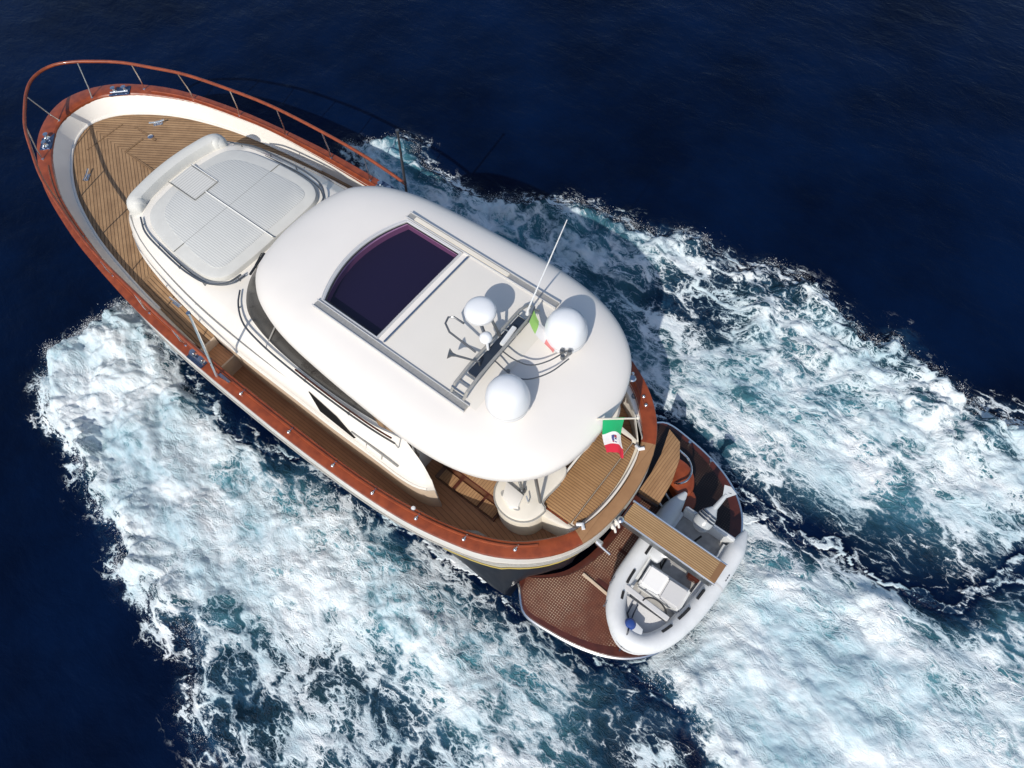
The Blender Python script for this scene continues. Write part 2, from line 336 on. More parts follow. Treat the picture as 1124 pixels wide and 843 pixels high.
FOAM_CTRL=[(3.87, 4.46, 0.86, 0.4, 0.35),(3.62, 3.44, 0.92, 0.5, 0.5),(2.67, 4.62, 0.92, 0.5, 0.45),(2.23, 3.77, 0.97, 0.7, 0.45),(1.95, 3.02, 0.9, 0.7, 0.2),(3.17, 2.54, 0.85, 0.6, 0.2),(1.53, 5.01, 0.88, 0.6, 0.35),(0.62, 4.81, 0.9, 0.7, 0.25),(0.65, 3.36, 0.9, 0.8, 0.1),(1.07, 2.64, 0.52, 0.6, 0),(-0.55, 3.44, 0.64, 0.9, 0),(-1.57, 2.91, 0.42, 0.7, 0),(0.02, 5.72, 0.86, 0.5, 0.3),(-0.96, 5.4, 0.84, 0.6, 0.2),(-1.52, 4.54, 0.85, 0.8, 0.1),(-2.23, 3.78, 0.85, 0.9, 0.1),(-2.67, 3.0, 0.54, 0.9, 0.05),(-3.73, 2.85, 0.42, 0.7, 0),(-1.35, 6.15, 0.8, 0.5, 0.25),(-2.26, 5.84, 0.58, 0.3, 0.2),(-2.83, 4.8, 0.68, 0.7, 0.1),(-3.39, 3.96, 0.8, 0.8, 0.1),(-4.32, 3.24, 0.9, 1, 0.3),(-5.38, 3.43, 0.95, 1, 0.4),(-4.74, 3.92, 0.62, 0.7, 0.1),(-6.24, 3.7, 0.86, 0.9, 0.25),(-7.18, 3.86, 0.64, 0.6, 0.15),(-8.21, 3.73, 0.57, 0.5, 0.1),(-4.8, 4.45, 0.34, 0.1, -0.1),(-5.79, 4.6, 0.37, 0.1, -0.1),(-3.21, 6.43, 0.54, 0.1, 0.15),(-3.63, 5.55, 0.44, 0.1, 0.1),(-4.16, 4.95, 0.42, 0.1, 0),(-4.26, 6.33, 0.47, 0.1, 0.1),(-5.11, 5.66, 0.5, 0.2, 0.05),(-6.11, 5.39, 0.47, 0.1, 0),(-3.84, 7.18, 0.52, 0.1, 0.15),(-7.05, 4.65, 0.37, 0.1, 0),(-5.92, 2.82, 0.42, 0.9, 0.05),(-6.8, 2.9, 0.44, 0.8, 0),(-7.64, 2.97, 0.42, 0.7, 0),(-5.25, 2.53, 0.37, 0.5, 0),(-6.33, 2.3, 0.34, 0.5, 0),(-7.87, 2.25, 0.34, 0.5, 0),(-8.13, 3.12, 0.42, 0.5, 0),(-8.76, 2.45, 0.24, 0.1, -0.1),(-9.59, 2.65, 0.17, 0, -0.1),(-6.16, 1.82, 0.22, 0.2, 0),(-8.79, 3.28, 0.32, 0.2, 0),(2.93, -4.27, 0.48, 0.8, 0.35),(1.77, -4.34, 0.48, 0.8, 0.3),(0.28, -3.99, 0.48, 0.8, 0.3),(-0.6, -4.28, 0.5, 0.85, 0.3),(-1.47, -5.25, 0.46, 0.65, 0.4),(-2.65, -5.43, 0.48, 0.65, 0.4),(-2.27, -4.18, 0.36, 0.75, 0.1),(-1.6, -3.69, 0.41, 0.85, 0.1),(-3.23, -4.25, 0.31, 0.55, 0.1),(-3.93, -5.38, 0.41, 0.55, 0.3),(-4.59, -5.86, 0.44, 0.25, 0.35),(-5.24, -4.82, 0.28, 0.05, 0),(-4.58, -4.05, 0.31, 0.55, 0),(-5.33, -5.79, 0.31, 0.05, 0.2),(-6.22, -4.68, 0.21, 0.05, 0),(-5.66, -3.44, 0.36, 0.95, 0),(-6.3, -3.12, 0.31, 0.7, 0),(-7.06, -2.93, 0.36, 0.7, 0),(-8.02, -2.67, 0.48, 0.7, 0),(-7.04, -3.67, 0.59, 0.7, 0.1),(-6.21, -3.98, 0.36, 0.45, 0),(-6.64, -5.85, 0.55, 0.15, 0.4),(-7.26, -6.3, 0.53, 0.15, 0.4),(-8.04, -6.02, 0.59, 0.35, 0.4),(-7.5, -5.07, 0.65, 0.45, 0.25),(-7.26, -4.36, 0.61, 0.55, 0.15),(-6.13, -6.37, 0.43, 0.05, 0.3),(-8.78, -5.75, 0.65, 0.45, 0.4),(-8.48, -4.75, 0.63, 0.55, 0.1),(-9.4, -5.69, 0.55, 0.15, 0.4),(-10.05, -5.92, 0.55, 0.15, 0.4),(-10.03, -5.15, 0.69, 0.45, 0.3),(-10.93, -5.58, 0.69, 0.45, 0.4),(-11.48, -5.99, 0.65, 0.35, 0.35),(-12.03, -5.93, 0.53, 0.25, 0.3),(-9.42, -4.44, 0.65, 0.65, 0.1),(-8.2, -3.78, 0.65, 0.7, 0.1),(-8.8, -3.03, 0.53, 0.7, 0.05),(-9.43, -3.27, 0.51, 0.7, 0),(-10.11, -3.78, 0.57, 0.7, 0.05),(-10.77, -4.29, 0.65, 0.65, 0.1),(-11.64, -4.71, 0.63, 0.55, 0.1),(-12.36, -4.6, 0.51, 0.35, 0.1),(-11.14, -3.45, 0.55, 0.65, 0),(-10.49, -2.96, 0.38, 0.55, 0),(-9.5, -2.42, 0.28, 0.35, 0),(-11.98, -3.46, 0.35, 0.35, 0),(-11.49, -2.67, 0.23, 0.05, -0.1),(-10.46, -2.3, 0.18, 0.05, -0.15),(-8.84, -2.26, 0.23, 0.25, -0.1),(-12.67, -3.78, 0.33, 0.55, 0),(-14.89, -6.52, 0.53, 0.55, 0),(-9.22, -1.56, 0.5, 0.6, 0),(-9.9, -1.66, 0.6, 0.8, 0.1),(-9.5, -0.74, 0.82, 1, 0.2),(-9.39, 0.32, 0.9, 1, 0.2),(-9.17, 1.43, 0.93, 1, 0.25),(-10.17, -0.47, 0.85, 1, 0.15),(-10.63, -1.61, 0.62, 0.7, 0.2),(-11.26, -1.7, 0.6, 0.6, 0.25),(-11.94, -1.65, 0.7, 0.8, 0.15),(-10.87, -0.45, 0.7, 1, 0),(-10.83, 0.13, 0.9, 1, 0.2),(-11.55, -0.07, 0.93, 1, 0.3),(-11.52, -1.14, 0.86, 1, 0.15),(-12.24, -0.97, 0.86, 1, 0.1),(-12.65, -1.83, 0.5, 0.4, -0.05),(-13.06, -1.96, 0.45, 0.3, -0.05),(-12.96, -2.62, 0.6, 0.6, 0.2),(-13.04, -1.24, 0.88, 1, 0.1),(-13.5, -1.6, 0.86, 1, 0.1),(-10.4, 1.17, 0.9, 1, 0.2),(-10.99, 1.05, 0.93, 1, 0.2),(-9.93, 1.54, 0.8, 0.8, 0.2),(-10.5, 1.93, 0.8, 0.9, 0.15),(-11.57, 0.93, 0.88, 1, 0.1),(-12.24, 0.4, 0.86, 1, 0.1),(-12.81, -0.37, 0.82, 1, 0),(-13.64, -0.86, 0.78, 1, 0),(-15.9, -2.8, 0.75, 1, 0),(-15.58, 0.46, 0.75, 1, 0),(-8.72, 1.86, 0.75, 0.7, 0.2),(-10.72, -2.49, 0.08, 0.1, -0.15),(-11.52, -2.6, 0.06, 0.1, -0.15),(-9.96, -2.23, 0.1, 0.1, -0.12),(-12.2, -2.92, 0.1, 0.1, -0.1),(-13.03, -2.03, 0.25, 0.2, -0.05),(-12.83, -1.78, 0.25, 0.2, -0.05),(-9.24, -2.22, 0.12, 0.2, -0.1),(-8.44, 2.53, 0.2, 0.2, -0.05),(-10.77, -2.75, 0.15, 0.2, -0.1),(-9.54, -2.34, 0.15, 0.2, -0.1),(-12.2, -3.32, 0.2, 0.2, -0.1),(-10.41, -2.05, 0.15, 0.1, -0.12),(-11.62, -2.37, 0.12, 0.1, -0.12),(-3.37, 2.46, 0.55, 0.5, 0),(-4.41, 2.33, 0.55, 0.6, 0),(-5.01, 2.25, 0.52, 0.6, 0),(-2.08, 2.4, 0.5, 0.5, 0),(3.99, 4.14, 1.0, 0.6, 0.4),(2.73, 3.87, 1.0, 0.7, 0.5),(1.71, 4.41, 1.0, 0.7, 0.4),(-9.95, 0.08, 0.98, 1, 0.2),(-11.33, 0.45, 1.0, 1, 0.25),(-9.25, 0.99, 1.0, 1, 0.2),(-5.74, 2.35, 0.3, 0.4, 0),(-6.05, 2.21, 0.1, 0.1, 0),(-6.57, 2.6, 0.3, 0.5, 0),(-6.02, 2.44, 0.12, 0.2, 0),(-7.72, 2.56, 0.35, 0.5, 0),(-9.38, 2.31, 0.12, 0.1, -0.1),(-9.22, 2.61, 0.15, 0.1, -0.1),(-7.79, 2.13, 0.3, 0.4, 0),(-10.08, 2.35, 0.15, 0.1, 0),(-1.08, 2.44, 0.2, 0.3, 0),(1.4, 2.48, 0.15, 0.3, 0),(1.98, 2.36, 0.2, 0.3, 0),(-4.14, 2.54, 0.35, 0.5, 0)]

def axis_coords(lo, hi, step, far):
    c = np.arange(lo, hi+step/2, step); o = []; d = step; p = 0
    while p < far: d *= 1.35; p += d; o.append(p)
    o = np.array(o); return np.r_[(lo-o)[::-1], c, hi+o]
GX = axis_coords(-15.2, 11.5, .036, 3000); GY = axis_coords(-14.0, 9.6, .036, 3000)
X, Y = np.meshgrid(GX, GY, indexing='ij')
near = (X > -19) & (X < 14) & (Y > -18) & (Y < 13)
wx = X+.35*fbm(X*.55, Y*.55, 11, 3); wy = Y+.35*fbm(X*.55, Y*.55, 21, 3)
ex = wx+.22*fbm(X*2.3, Y*2.3, 31, 4); ey = wy+.22*fbm(X*2.3, Y*2.3, 41, 4)
sd_ = np.full(X.shape, -50.)
ni = np.where(near)
for P_ in (PORT_FOAM, STARBOARD_FOAM, WAKE_FOAM):
    sd_[ni] = np.maximum(sd_[ni], sdf(ex[ni], ey[ni], P_))
num = np.zeros((3,)+ni[0].shape); den = np.zeros(ni[0].shape)
for cx_, cy_, dd, aa, hh in FOAM_CTRL:
    w_ = np.exp(-((wx[ni]-cx_)**2+(wy[ni]-cy_)**2)/(2*.42**2))+1e-9/(.2+(wx[ni]-cx_)**2+(wy[ni]-cy_)**2)
    den += w_; num += w_*np.array([dd, aa, hh])[:, None]
num /= den
dens = np.zeros(X.shape); aer = np.zeros(X.shape); hgt = np.zeros(X.shape)
edge = np.clip(sd_[ni]/.55, 0, 1); edge = edge*edge*(3-2*edge)
esoft = np.clip((sd_[ni]+.05)/.16, 0, 1)
dens[ni] = num[0]*(.62+.38*edge)*esoft
dens[ni] += np.where(sd_[ni] < 0, .44*np.exp(sd_[ni]/.20), 0)
aer[ni] = num[1]*np.clip((sd_[ni]-.05)/.6, 0, 1)
hgt[ni] = num[2]*np.clip((sd_[ni]+.1)/.5, 0, 1)
bil = np.zeros(X.shape); bil[ni] = fbm(wx[ni]*1.1, wy[ni]*1.1, 51, 6, .55, billow=True)
fine = np.zeros(X.shape); fine[ni] = fbm(ex[ni]*3.2, ey[ni]*3.2, 61, 4, .6, ridged=True)
act = np.clip(dens*1.3, 0, 1)
swell = .05*fbm(X*.16+.3*Y*.1, Y*.16, 71, 2)+.018*fbm(X*.9, Y*.7, 81, 3)
fade = np.clip((60-np.hypot(X, Y))/40, 0, 1)
mist = np.clip((dens-.70)/.2, 0, 1)*np.clip(sd_/.5, 0, 1)*np.clip(aer*1.3, .25, 1)
lump = np.zeros(X.shape); lump[ni] = fbm(wx[ni]*.75+7, wy[ni]*1.0, 91, 4, .5, billow=True)
crest = np.zeros(X.shape); crest[ni] = np.exp(-((sd_[ni]-.35)/.28)**2)*np.clip(hgt[ni]*3, 0, 1)
Z = swell*fade+np.minimum(hgt, .45)*(.7+.45*bil)+act*(1-.5*mist)*(.10*bil+.08*lump+.03*fine)+crest*(.10+.12*bil)
# keep the sea under the boat's platform and inside the hull line
hullm = np.zeros(X.shape); hp = [(7.4, 0), (6.2, .9), (3, 1.9), (0, 2.3), (-6, 2.3), (-8.6, 2.0), (-9.2, 0), (-8.6, -2.0), (-6, -2.3), (0, -2.3), (3, -1.9), (6.2, -.9)]
hd = np.full(X.shape, -9.); hd[ni] = sdf(X[ni], Y[ni], hp)
lim = np.clip((hd+.7)/.9, 0, 1); Z = Z*(1-lim)+(-.08)*lim
dens = dens*(1-np.clip((hd-.1)/.3, 0, 1)*.6)
nx_, ny_ = X.shape
me = bpy.data.meshes.new('sea_water')
co = np.stack([X, Y, Z], -1).reshape(-1, 3).astype(np.float32)
idx = np.arange(nx_*ny_).reshape(nx_, ny_)
q = np.stack([idx[:-1, :-1], idx[1:, :-1], idx[1:, 1:], idx[:-1, 1:]], -1).reshape(-1, 4)
me.vertices.add(len(co)); me.vertices.foreach_set('co', co.ravel())
me.loops.add(q.size); me.loops.foreach_set('vertex_index', q.ravel().astype(np.int32))
me.polygons.add(len(q)); me.polygons.foreach_set('loop_start', np.arange(0, q.size, 4, dtype=np.int32))
me.polygons.foreach_set('loop_total', np.full(len(q), 4, np.int32))
me.update(calc_edges=True); me.polygons.foreach_set('use_smooth', np.ones(len(q), bool))
for nm, arr in (('foam', dens), ('aerated', aer), ('mist', mist)):
    a = me.attributes.new(nm, 'FLOAT', 'POINT'); a.data.foreach_set('value', arr.ravel().astype(np.float32))
def sea_mat():
    m = bpy.data.materials.new('sea_water'); m.use_nodes = True; t = m.node_tree; L = t.links
    b = t.nodes['Principled BSDF']; b.inputs['IOR'].default_value = 1.33
    def Mt(op, a, b_=None, c=None, clamp=False):
        n = t.nodes.new('ShaderNodeMath'); n.operation = op; n.use_clamp = clamp
        for i, v in enumerate((a, b_, c)):
            if v is None: continue
            if isinstance(v, (int, float)): n.inputs[i].default_value = v
            else: L.new(v, n.inputs[i])
        return n.outputs[0]
    def rng(v, a, b_, c=0., d=1., smooth=False):
        n = t.nodes.new('ShaderNodeMapRange'); L.new(v, n.inputs[0])
        if smooth: n.interpolation_type = 'SMOOTHSTEP'
        for i, x in ((1, a), (2, b_), (3, c), (4, d)):
            if isinstance(x, (int, float)): n.inputs[i].default_value = x
            else: L.new(x, n.inputs[i])
        return n.outputs[0]
    def noise(vec, s, det=6, ro=.55, dist=0):
        n = t.nodes.new('ShaderNodeTexNoise'); n.inputs['Scale'].default_value = s; n.inputs['Detail'].default_value = det
        n.inputs['Roughness'].default_value = ro; n.inputs['Distortion'].default_value = dist; L.new(vec, n.inputs['Vector']); return n
    def vadd(a, nz, amt):
        s1 = t.nodes.new('ShaderNodeVectorMath'); s1.operation = 'SUBTRACT'; L.new(nz.outputs['Color'], s1.inputs[0]); s1.inputs[1].default_value = (.5, .5, .5)
        s2 = t.nodes.new('ShaderNodeVectorMath'); s2.operation = 'SCALE'; L.new(s1.outputs[0], s2.inputs[0]); s2.inputs['Scale'].default_value = amt
        s3 = t.nodes.new('ShaderNodeVectorMath'); s3.operation = 'ADD'; L.new(a, s3.inputs[0]); L.new(s2.outputs[0], s3.inputs[1]); return s3.outputs[0]
    def voro(vec, s):
        n = t.nodes.new('ShaderNodeTexVoronoi'); n.feature = 'DISTANCE_TO_EDGE'; n.inputs['Scale'].default_value = s; L.new(vec, n.inputs['Vector']); return n.outputs['Distance']
    tc = t.nodes.new('ShaderNodeTexCoord')
    fa = t.nodes.new('ShaderNodeAttribute'); fa.attribute_name = 'foam'; D = fa.outputs['Fac']
    aa = t.nodes.new('ShaderNodeAttribute'); aa.attribute_name = 'aerated'; A = aa.outputs['Fac']
    ma = t.nodes.new('ShaderNodeAttribute'); ma.attribute_name = 'mist'; MI = ma.outputs['Fac']
    mp = t.nodes.new('ShaderNodeMapping'); L.new(tc.outputs['Object'], mp.inputs[0]); mp.inputs['Scale'].default_value = (.58, 1, .4)
    base = mp.outputs[0]
    w1 = vadd(base, noise(base, .9, 4), 1.1); w2 = vadd(w1, noise(base, 3.5, 5, .6), .5)
    w3 = vadd(w2, noise(base, 11, 4, .6), .16)
    c1 = rng(voro(w2, 1.5), 0, .22, 1, 0); c2 = rng(voro(w3, 3.8), 0, .20, 1, 0); c3 = rng(voro(w3, 9.5), 0, .24, 1, 0)
    n1 = rng(noise(w1, 1.5, 10, .62).outputs[0], .32, .68); n2 = rng(noise(w2, 6, 10, .7).outputs[0], .3, .7)
    lace = Mt('MAXIMUM', Mt('MULTIPLY', c1, .85), Mt('MAXIMUM', Mt('MULTIPLY', c2, .8), Mt('MULTIPLY', c3, .6)))
    pat0 = Mt('ADD', Mt('ADD', Mt('MULTIPLY', lace, .50), Mt('MULTIPLY', n1, .26)), Mt('MULTIPLY', n2, .24))
    pat = rng(pat0, .22, .78)
    bigv = rng(noise(vadd(base, noise(base, .7, 3), .8), .75, 4, .5).outputs[0], .36, .64)
    Dv = Mt('ADD', D, Mt('MULTIPLY', Mt('SUBTRACT', bigv, .5), Mt('MULTIPLY', rng(D, .05, .3), .40)))
    thr = Mt('SUBTRACT', 1.0, Dv)
    soft = rng(A, 0, 1, .13, .34)
    mask = rng(pat, Mt('SUBTRACT', thr, soft), Mt('ADD', thr, soft), 0, 1, True)
    mask = Mt('MULTIPLY', mask, rng(D, .02, .12))
    cl1 = noise(vadd(base, noise(base, 1.3, 3), .5), .85, 9, .52).outputs[0]
    cloud = rng(cl1, .36, .60, 0, 1, True)
    def lerp(a, b_, f): return Mt('ADD', Mt('MULTIPLY', a, Mt('SUBTRACT', 1, f)), Mt('MULTIPLY', b_, f))
    big = rng(noise(base, .55, 4, .5).outputs[0], .38, .62)
    mask = lerp(mask, Mt('MAXIMUM', Mt('MULTIPLY', mask, .75), rng(cloud, 0, 1, .35, 1)), Mt('MULTIPLY', MI, .85))
    D = Mt('MULTIPLY', D, 1)
    # water body colour: deep navy, milky turquoise where full of bubbles
    nb = rng(noise(tc.outputs['Object'], .25, 5, .6).outputs[0], .35, .65)
    deep = t.nodes.new('ShaderNodeMix'); deep.data_type = 'RGBA'; L.new(nb, deep.inputs[0])
    deep.inputs[6].default_value = (.0004, .0030, .0145, 1); deep.inputs[7].default_value = (.0009, .0075, .034, 1)
    milk = t.nodes.new('ShaderNodeMix'); milk.data_type = 'RGBA'
    L.new(Mt('MULTIPLY', Mt('MULTIPLY', A, rng(n1, 0, 1, .5, 1.3)), rng(D, .05, .5), clamp=True), milk.inputs[0])
    L.new(deep.outputs[2], milk.inputs[6]); milk.inputs[7].default_value = (.12, .37, .44, 1)
    halo = t.nodes.new('ShaderNodeMix'); halo.data_type = 'RGBA'
    L.new(Mt('MULTIPLY', rng(D, .1, .6), rng(pat, .2, .75, 0, .45)), halo.inputs[0]); L.new(milk.outputs[2], halo.inputs[6]); halo.inputs[7].default_value = (.04, .17, .34, 1)
    fc = t.nodes.new('ShaderNodeMix'); fc.data_type = 'RGBA'
    L.new(Mt('ADD', Mt('MULTIPLY', n2, .4), Mt('ADD', Mt('MULTIPLY', n1, .25), Mt('MULTIPLY', cloud, .35))), fc.inputs[0]); fc.inputs[6].default_value = (.32, .52, .60, 1); fc.inputs[7].default_value = (.92, .93, .93, 1)
    mx = t.nodes.new('ShaderNodeMix'); mx.data_type = 'RGBA'; L.new(mask, mx.inputs[0]); L.new(halo.outputs[2], mx.inputs[6]); L.new(fc.outputs[2], mx.inputs[7])
    L.new(mx.outputs[2], b.inputs['Base Color'])
    L.new(rng(mask, 0, .6, .2, .85), b.inputs['Roughness'])
    L.new(rng(mask, 0, .6, .15, .1), b.inputs['Specular IOR Level'])
    # relief
    rip = Mt('ADD', Mt('MULTIPLY', noise(base, 1.6, 8, .6, .4).outputs[0], 1.0), Mt('MULTIPLY', noise(base, 7, 6, .6).outputs[0], .25))
    hh = Mt('ADD', Mt('MULTIPLY', rip, .08), Mt('ADD', Mt('MULTIPLY', Mt('MULTIPLY', pat, Mt('MULTIPLY', rng(D, 0, .5), Mt('SUBTRACT', 1, Mt('MULTIPLY', MI, .7)))), .10), Mt('MULTIPLY', Mt('MULTIPLY', noise(w3, 16, 6, .7).outputs[0], mask), rng(MI, 0, 1, .045, .010))))
    bp = t.nodes.new('ShaderNodeBump'); bp.inputs['Strength'].default_value = .5; bp.inputs['Distance'].default_value = 1.0
    L.new(hh, bp.inputs['Height']); L.new(bp.outputs[0], b.inputs['Normal'])
    return m
me.materials.append(sea_mat())
sea = bpy.data.objects.new('sea_water', me); COL.objects.link(sea); sea['kind'] = 'structure'

# spray thrown up along the foam edges: one mesh of tiny drops
rs = np.random.RandomState(3)
pool = np.where(near & (sd_ > -.3) & (sd_ < .5) & (hgt+0*X > -.05) & (hd < -.12) & (dens > .05) & (hgt > .06))
wgt = np.exp(-np.abs(sd_[pool]-.10)/.10)*(.15+np.clip(hgt[pool], 0, .5)*3); wgt *= (Y[pool] > 0)*1.6+1
wgt *= np.clip(perlin(X[pool]*2.6, Y[pool]*2.6, 5)*2.2+.25, .02, 1)
pick = rs.choice(len(pool[0]), 30000, p=wgt/wgt.sum())
xs = X[pool][pick]+rs.randn(30000)*.06; ys = Y[pool][pick]+rs.randn(30000)*.06
out = np.sign(ys)*np.abs(rs.randn(30000))*.03; ys = ys+out
zs = Z[pool][pick]+np.abs(rs.randn(30000))*.07+.01; rad = .0018+.0075*rs.rand(30000)**4
oc = np.array([(1, 0, 0), (-1, 0, 0), (0, 1, 0), (0, -1, 0), (0, 0, 1), (0, 0, -1)], float)
of = np.array([(0, 2, 4), (2, 1, 4), (1, 3, 4), (3, 0, 4), (2, 0, 5), (1, 2, 5), (3, 1, 5), (0, 3, 5)])
V_ = (np.stack([xs, ys, zs], -1)[:, None]+oc[None]*rad[:, None, None]).reshape(-1, 3)
F_ = (of[None]+6*np.arange(30000)[:, None, None]).reshape(-1, 3)
ms = bpy.data.meshes.new('sea_spray'); ms.from_pydata(V_.tolist(), [], F_.tolist()); ms.update()
ms.materials.append(mat('spray_drops', (.82, .85, .87), .7))
sp = bpy.data.objects.new('sea_spray', ms); COL.objects.link(sp)
tag(sp, 'white spray droplets thrown up along the edges of the wake foam', 'spray', kind='stuff')

# ------------------------------------------------------------------ the motor yacht
yacht = empty('motor_yacht', (0, 0, 0))
tag(yacht, 'white motor yacht with mahogany rails and teak decks speeding through foam', 'yacht')
def zcap(x): return 2.0+.45*max(0, (x+2)/11)**1.6
def zdeck(x): return 1.80+.025*max(0, x)
CAP = [(8.1, 0), (8.06, .25), (7.92, .6), (7.62, 1.0), (7.2, 1.33), (6.6, 1.67), (6.0, 1.9), (5.3, 2.09), (4.57, 2.25), (3.8, 2.37), (3.0, 2.47), (2.3, 2.54), (1.0, 2.6), (0, 2.62), (-1.5, 2.62), (-2.5, 2.60), (-3.63, 2.54), (-4.5, 2.44), (-5.3, 2.26), (-5.77, 2.10), (-6.17, 1.88), (-6.5, 1.61), (-6.77, 1.28), (-6.95, .9), (-7.05, .45), (-7.08, 0)]
CAPI = [(7.68, 0), (7.64, .3), (7.48, .64), (7.2, .93), (6.87, 1.2), (5.95, 1.68), (5.3, 1.88), (4.6, 2.04), (3.8, 2.19), (2.4, 2.31), (1.0, 2.36), (0, 2.38), (-1.4, 2.38), (-2.9, 2.36), (-3.7, 2.31), (-4.5, 2.20), (-5.2, 2.04), (-5.77, 1.82), (-6.1, 1.63), (-6.4, 1.35), (-6.62, 1.08), (-6.77, .75), (-6.86, .35), (-6.88, 0)]
DECK = [(7.55, 0), (7.44, .36), (7.2, .68), (6.9, .93), (6.55, 1.17), (6.0, 1.46), (5.2, 1.74), (4.48, 1.92), (3.2, 2.12), (2.0, 2.24), (0.9, 2.32)]
N = 200
cap_o = mirror_outline(CAP, N); cap_i = mirror_outline(CAPI, N)
def bow_s(x): return max(0, min(1, (x-1.5)/6.6))
def hullpt(x, y, z):
    """hull skin: cap outline drawn in and raked towards the keel"""
    zc = zcap(x); t = max(0, (zc-z)/3.0); s = bow_s(x)
    k = 1-t*(.05+1.15*s**1.3)+(.018*math.sin(min(1, (zc-z)/.8)*math.pi) if z > 1.15 else 0)
    k2 = 1 if z > 1.2 else 1-(1.2-z)*.07*(1-s)
    xx = x-2.4*t*s**2
    if x < -6: xx = x+(1.2-min(z, 1.2))*.45*((-6-x)/1.1)+.05*(zc-z)
    return (xx, y*max(.02, k)*k2, z)
m = MB()
lv = [0, .04, .25, .5, .72]
rows = [[hullpt(x, y, zcap(x)-d) for x, y in cap_o] for d in lv]
rows.append([hullpt(x, y, 1.05+.35*bow_s(x)) for x, y in cap_o])
m.grid(rows, closed=True)
hull = m.build('hull', M['gel'], yacht)
def lowpt(x, y, z):
    """below the knuckle the round stern squares off into a transom"""
    p = hullpt(x, y, z)
    if x > -4.5: return p
    u, v = (-4.5-x)/2.58, min(1, abs(y)/2.44); f = math.hypot(u, v)/max(1e-6, (u**5+v**5)**.2); f = max(1, f) if u > .02 else 1
    t = max(0, min(1, (1.0-z)/.45)); f = 1+(f-1)*t
    yy = p[1]*(1+(f-1)*.9)*(1+.02*t*min(1, u*2)); xx = -4.5-(-4.5-p[0])*f if u > 0 else p[0]
    lim = float(np.interp(min(abs(yy), 1.78), [0, .5, .9, 1.24, 1.56, 1.78], [-6.96, -6.94, -6.86, -6.72, -6.43, -6.20]))+.03
    return (xx+(max(xx, lim)-xx)*t, yy, z)
m = MB(); m.grid([[lowpt(x, y, z+.35*bow_s(x)*(z > .8)) for x, y in cap_o] for z in (1.05, 1.02, .85, .7, .5, .1, -.3, -.8)], closed=True)
m.build('lower_hull', M['navy'], yacht)
m = MB(); st = [hullpt(x, y, 1.04) for x, y in cap_o if x < -4.9]
m.tube([(x*1.002, y*1.006, z) for x, y, z in st], .011, 6); m.build('gold_stripe', M['gold'], hull)
m = MB(); st = [hullpt(x, y, zcap(x)-.42) for x, y in cap_o]
m.tube([(x*1.0015, y*1.003, z) for x, y, z in st], .016, 6, closed=True); m.build('moulding_line', M['alu'], hull)
# cap rail: varnished mahogany, aft third of the stern in teak
def capmesh(sel, name, mt, attr=None):
    m = MB(); idx = [i for i in range(N+1) if sel(cap_o[i % N])]
    # contiguous runs
    runs = []; cur = []
    for i in range(N+1):
        if sel(cap_o[i % N]): cur.append(i % N)
        elif cur: runs.append(cur); cur = []
    if cur: runs.append(cur)
    if len(runs) > 1 and runs[0][0] == 0 and runs[-1][-1] == 0: runs = [runs[-1][:-1]+runs[0]]+runs[1:-1]
    for r in runs:
        rows = []
        for i in r:
            (ox, oy), (ix, iy) = cap_o[i], near_i(cap_o[i]); z = zcap(ox)
            prof = [(1.06, -.06), (1.07, .0), (1.03, .03), (.8, .04), (.3, .042), (.05, .036), (-.03, .01), (-.03, -.06)]
            rows.append([(ix+(ox-ix)*a, iy+(oy-iy)*a, z+b) for a, b in prof])
        m.grid(rows); n = len(rows[0])
        m.add(rows[0], [tuple(range(n))], smooth=False); m.add(rows[-1], [tuple(range(n))[::-1]], smooth=False)
    return m.build(name, mt, yacht, attr=attr)
ci = np.array(cap_i); cseg = np.roll(ci, -1, 0)-ci
def near_i(p):
    p = np.array(p); t = np.clip(((p-ci)*cseg).sum(1)/(cseg**2).sum(1), 0, 1); q = ci+cseg*t[:, None]
    k = ((q-p)**2).sum(1).argmin(); return tuple(q[k])
cap = capmesh(lambda p: not (p[0] < -6.5 and abs(p[1]) < .98), 'cap_rail', M['mahog'])
capmesh(lambda p: p[0] < -6.5 and abs(p[1]) < 1.03, 'stern_rim', M['teak_rim'], lambda x, y, z: y*0+abs(math.hypot((x+7)*1, 0)))
# bright bead along the cap's inner third, joints with small fittings
for s in (1, -1):
    line = [(x, y) for x, y in cap_o if x > -6.6 and x < 6.9 and y*s > .2]
    line.sort(key=lambda p: -p[0]); pts = []
    for x, y in line:
        ix, iy = near_i((x, y)); pts.append((ix+(x-ix)*.33, iy+(y-iy)*.33, zcap(x)+.05))
    m = MB(); m.tube(pts, .022, 6); b = m.build('cap_bead', M['mahog'], cap)
    if s == 1:
        for x0 in (-.5, -1.8, -2.9, -3.75, -4.6, -5.4, -6.2):
            p = min(pts, key=lambda q: abs(q[0]-x0)); m = MB()
            m.lathe([(0, .0), (.028, 0), (.03, .03), (.018, .045), (0, .05)], (p[0], p[1]+.07, p[2]-.01), 10)
            m.box((p[0], p[1]+.02, p[2]+.012), (.02, .09, .012)); m.build('rail_fitting', M['steel'], cap)
    else:
        for x0 in (-5.9, -6.25, -6.5):
            p = min(pts, key=lambda q: abs(q[0]-x0)); m = MB()
            m.lathe([(0, .0), (.028, 0), (.03, .03), (.018, .045), (0, .05)], (p[0], p[1]-.05, p[2]-.01), 10); m.build('rail_fitting', M['steel'], cap)
